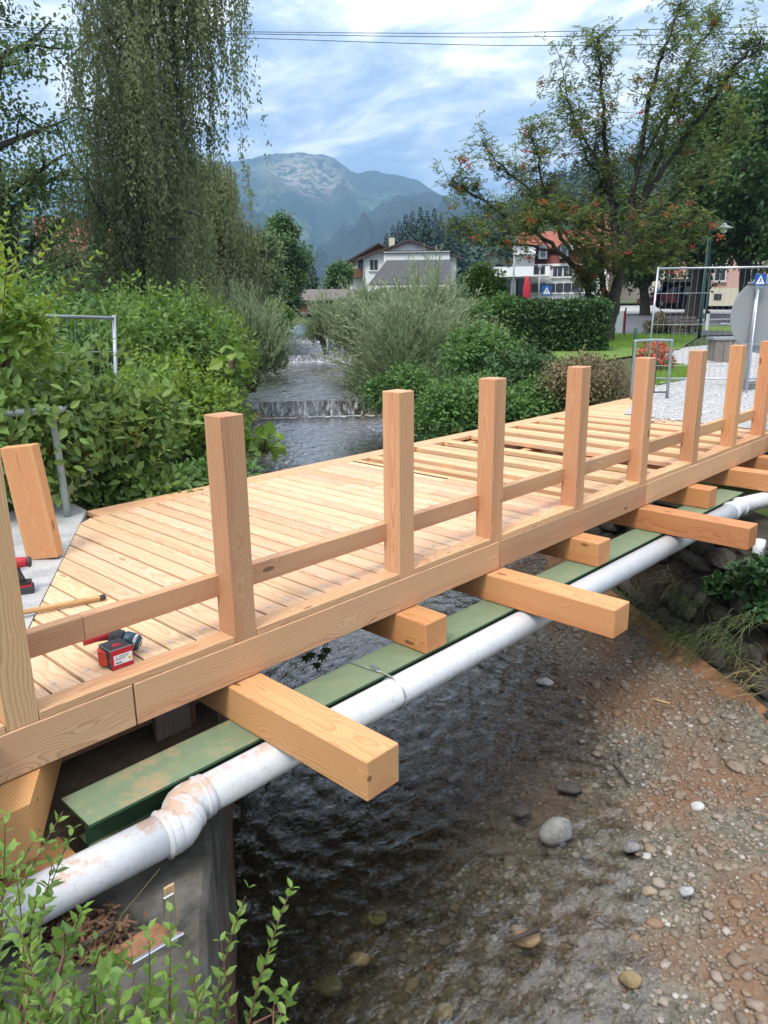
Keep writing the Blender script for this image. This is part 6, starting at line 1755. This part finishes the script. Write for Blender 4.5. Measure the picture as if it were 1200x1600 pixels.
# ------------------------------------------------------------------ overhead cables
for k, (pts, lb) in enumerate([([(-150, 40), (333, 49), (680, 52), (888, 49), (1350, 38)], 'uppermost overhead cable crossing the sky'), ([(-150, 44), (333, 52), (680, 57.5), (880, 57), (1350, 50)], 'middle overhead cable crossing the sky'), ([(-150, 48), (333, 58), (680, 69), (880, 71), (1350, 66)], 'lowest overhead cable crossing the sky')]):
    Geo().tube(smooth_pts([np.array(atd(u, v, 42)) for u, v in pts], 6), .016, 5).build('overhead_cable', M['black'], None, True, label=lb, cat='cable')

# ------------------------------------------------------------------ far conifers, hills and mountain
def conifer_mesh(seed, H=20):
    rn = np.random.default_rng(seed); g = Geo(); tr = Geo()
    tr.tube([(0, 0, -1), (0, 0, H*.5), (0, 0, H*.97)], [.28, .18, .03], 6)
    z = H*.10
    while z < H*.985:
        f = z/H; r_ = (1-f)**.85*H*.17*rn.uniform(.8, 1.15)+.12
        m_ = int(10+16*(1-f)); an = rn.uniform(0, 6.28, m_)
        for rr_ in (.35, .65, .95):
            p = np.column_stack([np.cos(an)*r_*rr_, np.sin(an)*r_*rr_, z-r_*.32*rr_+rn.normal(0, .12, m_)])
            ax = np.column_stack([np.cos(an), np.sin(an), np.full(m_, -.55)])+rn.normal(0, .2, (m_, 3))
            add_leaves(g, p, ax, np.tile([0, 0, 1.0], (m_, 1))+rn.normal(0, .3, (m_, 3)), (.55*r_+.35)*rn.uniform(.7, 1.2, m_), .5, TQ, None, rn)
        z += H*.026+.05
    return g.mesh('crown', M['needle']), tr.mesh('trunk', M['bark'], True)
CON = [conifer_mesh(s_) for s_ in (1, 2, 3)]
rnp = random.Random(9)
def conifer(u, vtop, D, label, zb, group='spruces on the slope behind the chalet'):
    p = Vector(atd(u, vtop, D)); h = p.z-zb
    Mw = Matrix.Translation((p.x, p.y, zb)) @ Matrix.Rotation(rnp.uniform(0, 6.28), 4, 'Z') @ Matrix.Scale(h/20, 4)
    o = link('spruce', None, None, Mw, None, label, 'spruce', group); cm, tm = CON[rnp.randrange(3)]
    link('crown', cm, o, Mw); link('trunk', tm, o, Mw)
spr = [(604, 362, 'leftmost small spruce behind the chalet roof'), (614, 350, 'second spruce from the left above the chalet roof'), (624, 343, 'third spruce from the left above the chalet roof'), (634, 333, 'fourth spruce from the left above the chalet roof'), (645, 328, 'tall spruce left of the tallest pair'), (657, 322, 'tallest spruce above the chalet ridge'), (668, 327, 'spruce just right of the tallest one'), (679, 324, 'tall spruce beside the rowan branch tips'), (690, 330, 'spruce at the tips of the rowan branches'), (702, 338, 'spruce half covered by rowan leaves'), (716, 345, 'rightmost spruce behind the rowan leaves')]
for k, (u, v, lb) in enumerate(spr): conifer(u, v, 210+(k % 3)*14, lb, 3)
conifer(484, 388, 120, 'small dark spruce right of the round tree', -1, 'spruces behind the left bank'); conifer(392, 350, 110, 'dark spruce between weeping tree and round tree', -1, 'spruces behind the left bank'); conifer(408, 362, 115, 'shorter dark spruce left of the round tree', -1, 'spruces behind the left bank')

def terrain_mat(name, forest, meadow, rock, sc, r_lo, m_lo):
    m, t = new_mat(name)
    co = node(t, 'ShaderNodeTexCoord').outputs['Object']; geo = node(t, 'ShaderNodeNewGeometry')
    n = noise(t, co, sc, 9, .62); n2 = noise(t, co, sc*.28, 5, .55); n3 = noise(t, vmath(t, 'MULTIPLY', co, (1, 1, .35)), sc*2.2, 7, .65)
    nf = noise(t, co, sc*14, 4, .7)
    c = mixc(t, nf, tuple(x*.55 for x in forest), tuple(x*1.4 for x in forest))
    hz_ = node(t, 'ShaderNodeAttribute', attribute_name='v').outputs['Fac']
    mm = mth(t, 'MULTIPLY', ramp(t, n2, [(m_lo, 0.0), (m_lo+.06, 1.0)]), ramp(t, n, [(.44, 0.0), (.52, 1.0)]))
    c = mixc(t, mm, c, meadow)
    rk = mth(t, 'MULTIPLY', ramp(t, n3, [(r_lo, 0.0), (r_lo+.05, 1.0)]), hz_)
    c = mixc(t, rk, c, rock)
    finish(t, c, 1.0, mth(t, 'ADD', n, nf), 1.0, 30)
    return m
def massif(name, label, prof, Dr, Dn, zn, mat, seed, amp, Db=None, rockband=None, nu=240, nd=70, pw=1.0, spur=0.0):
    us = np.linspace(prof[0][0], prof[-1][0], nu); vs = np.interp(us, [p[0] for p in prof], [p[1] for p in prof])
    fr_ = np.concatenate([np.linspace(0, 1, nd), np.linspace(1.03, 1.35, 8)])
    tops = np.array([tuple(atd(u, v, Dr)) for u, v in zip(us, vs)])
    dx = tops[:, None, :2]/Dr; f = fr_[None, :]; U = us[:, None]+0*f; tz = tops[:, 2:3]
    xy = dx*(Dn+(Dr-Dn)*f)[..., None]; X_, Y_ = xy[..., 0], xy[..., 1]
    g1 = pnoise(X_/520, Y_/520, seed); fine = (5.0 if Dr > 1000 else .3)*pnoise(X_/30, Y_/30, seed+1, 4)
    fc = np.clip(f, 0, 1)+0*U; sn = np.clip(np.sin(math.pi*fc), 0, 1)
    sp_ = (1-np.abs(pnoise(U/26.0, fc*1.3, seed+20, 5)))*(.55+.45*np.sin(fc*9+U*.05))
    zf = zn+(tz-zn)*fc**pw+amp*g1*sn**.8*(1-fc*.4)+spur*sp_*sn**.7+fine
    Z = np.where(f <= 1, zf, tz-(f-1)*900+fine)
    V = np.stack([X_, Y_, Z], -1).reshape(-1, 3)
    A_ = np.zeros(len(V))
    if rockband:
        A_ = np.clip(1.6*np.clip(1-np.abs(fc-rockband[0])/rockband[1], 0, 1)*np.clip(1-np.abs(U-rockband[2])/rockband[3], 0, 1), 0, 1).ravel()
    ii = np.arange(len(V)).reshape(nu, len(fr_))
    F = np.stack([ii[:-1, :-1], ii[1:, :-1], ii[1:, 1:], ii[:-1, 1:]], -1).reshape(-1, 4)
    return Geo().add(V, F, np.array(A_)).build(name, mat, None, True, kind='structure')
M['mtn'] = terrain_mat('mountain_forest', (.048, .088, .040), (.20, .27, .09), (.70, .55, .40), .012, .475, .53)
M['mtn2'] = terrain_mat('ridge_forest', (.024, .040, .024), (.035, .055, .03), (.2, .18, .15), .004, .9, .7)
M['hill'] = terrain_mat('hill_meadow', (.07, .11, .03), (.12, .17, .045), (.2, .18, .15), .02, .9, .45)
massif('mountain', '', [(-500, 330), (-200, 300), (0, 305), (150, 290), (260, 268), (320, 258), (345, 252), (362, 256), (385, 248), (405, 244), (430, 240), (455, 239), (480, 239.5), (505, 241), (522, 245), (535, 256), (548, 266), (562, 272), (575, 268), (592, 267), (606, 273), (625, 275), (645, 279), (662, 287), (676, 296), (690, 305), (720, 320), (780, 335), (900, 345), (1300, 330)], 3900, 1800, 60, M['mtn'], 3, 42, rockband=(.82, .26, 475, 85), nu=420, nd=110, pw=1.6, spur=75)
massif('ridge', '', [(-500, 380), (200, 345), (330, 300), (385, 322), (420, 352), (450, 378), (490, 402), (520, 420)], 2300, 1200, 20, M['mtn2'], 5, 30, spur=45)
massif('ridge', '', [(470, 415), (492, 398), (520, 374), (550, 350), (590, 322), (630, 305), (665, 300), (690, 304), (740, 318), (820, 330), (1300, 330)], 2600, 1300, 20, M['mtn2'], 6, 35, spur=50)
HL = massif('hill', '', [(590, 418), (640, 400), (690, 385), (760, 352), (830, 315), (880, 290), (930, 270), (1000, 262), (1100, 262), (1400, 270)], 520, 170, 3, M['hill'], 7, 2, nu=160, nd=40, pw=1.15)
# forest on the right hill, one mass
rn = np.random.default_rng(140); g = Geo(); nT = 2600
us = rn.uniform(690, 1350, nT); fs = rn.uniform(.18, 1.0, nT)
prof_u = [590, 640, 690, 760, 830, 880, 930, 1000, 1100, 1400]; prof_v = [418, 400, 385, 352, 315, 290, 270, 262, 262, 270]
P, Ax, Nn, Ll = [], [], [], []
for u, f in zip(us, fs):
    if f < .50 and u < 1000 and rn.random() < .9: continue
    v = np.interp(u, prof_u, prof_v); top = atd(u, v, 520); d_ = 170+350*f
    x, y = top.x/520*d_, top.y/520*d_; z = 3+(top.z-3)*f**1.15
    h = rn.uniform(9, 16); k = 22
    lv = rn.random(k); an = rn.uniform(0, 6.28, k); r_ = (1-lv)*h*.17+.2
    P.append(np.column_stack([x+np.cos(an)*r_*.4, y+np.sin(an)*r_*.4, z+lv*h])); Ax.append(np.column_stack([np.cos(an), np.sin(an), np.full(k, -.6)])); Ll.append(r_*1.3+.5)
P = np.concatenate(P); Ax = np.concatenate(Ax); Ll = np.concatenate(Ll)
add_leaves(g, P, Ax, np.tile([0, 0, 1.0], (len(P), 1))+rn.normal(0, .4, (len(P), 3)), Ll, .75, TQ, None, rn)
g.build('hillside_forest', M['needle'], None, kind='stuff', label='dark spruce forest covering the hill behind the rowan', cat='forest')
# valley floor out to the mountains
Geo().add([(-6000, -6000, -8), (9000, -6000, -8), (9000, 9000, -8), (-6000, 9000, -8)], [(0, 1, 2, 3)]).build('valley_floor', M['mtn2'], None, kind='structure')

# ------------------------------------------------------------------ valley haze
m, t = new_mat('valley_haze')
pv = node(t, 'ShaderNodeVolumePrincipled', {'Color': (.36, .65, 1.0, 1), 'Density': .00024, 'Anisotropy': .2})
node(t, 'ShaderNodeOutputMaterial', {'Volume': pv.outputs[0]})
if HAZE:
    Geo().box((1500, 1500, 545), (15400, 15400, 1110)).build('haze', m, None, kind='stuff', label='thin blue valley haze', cat='haze')
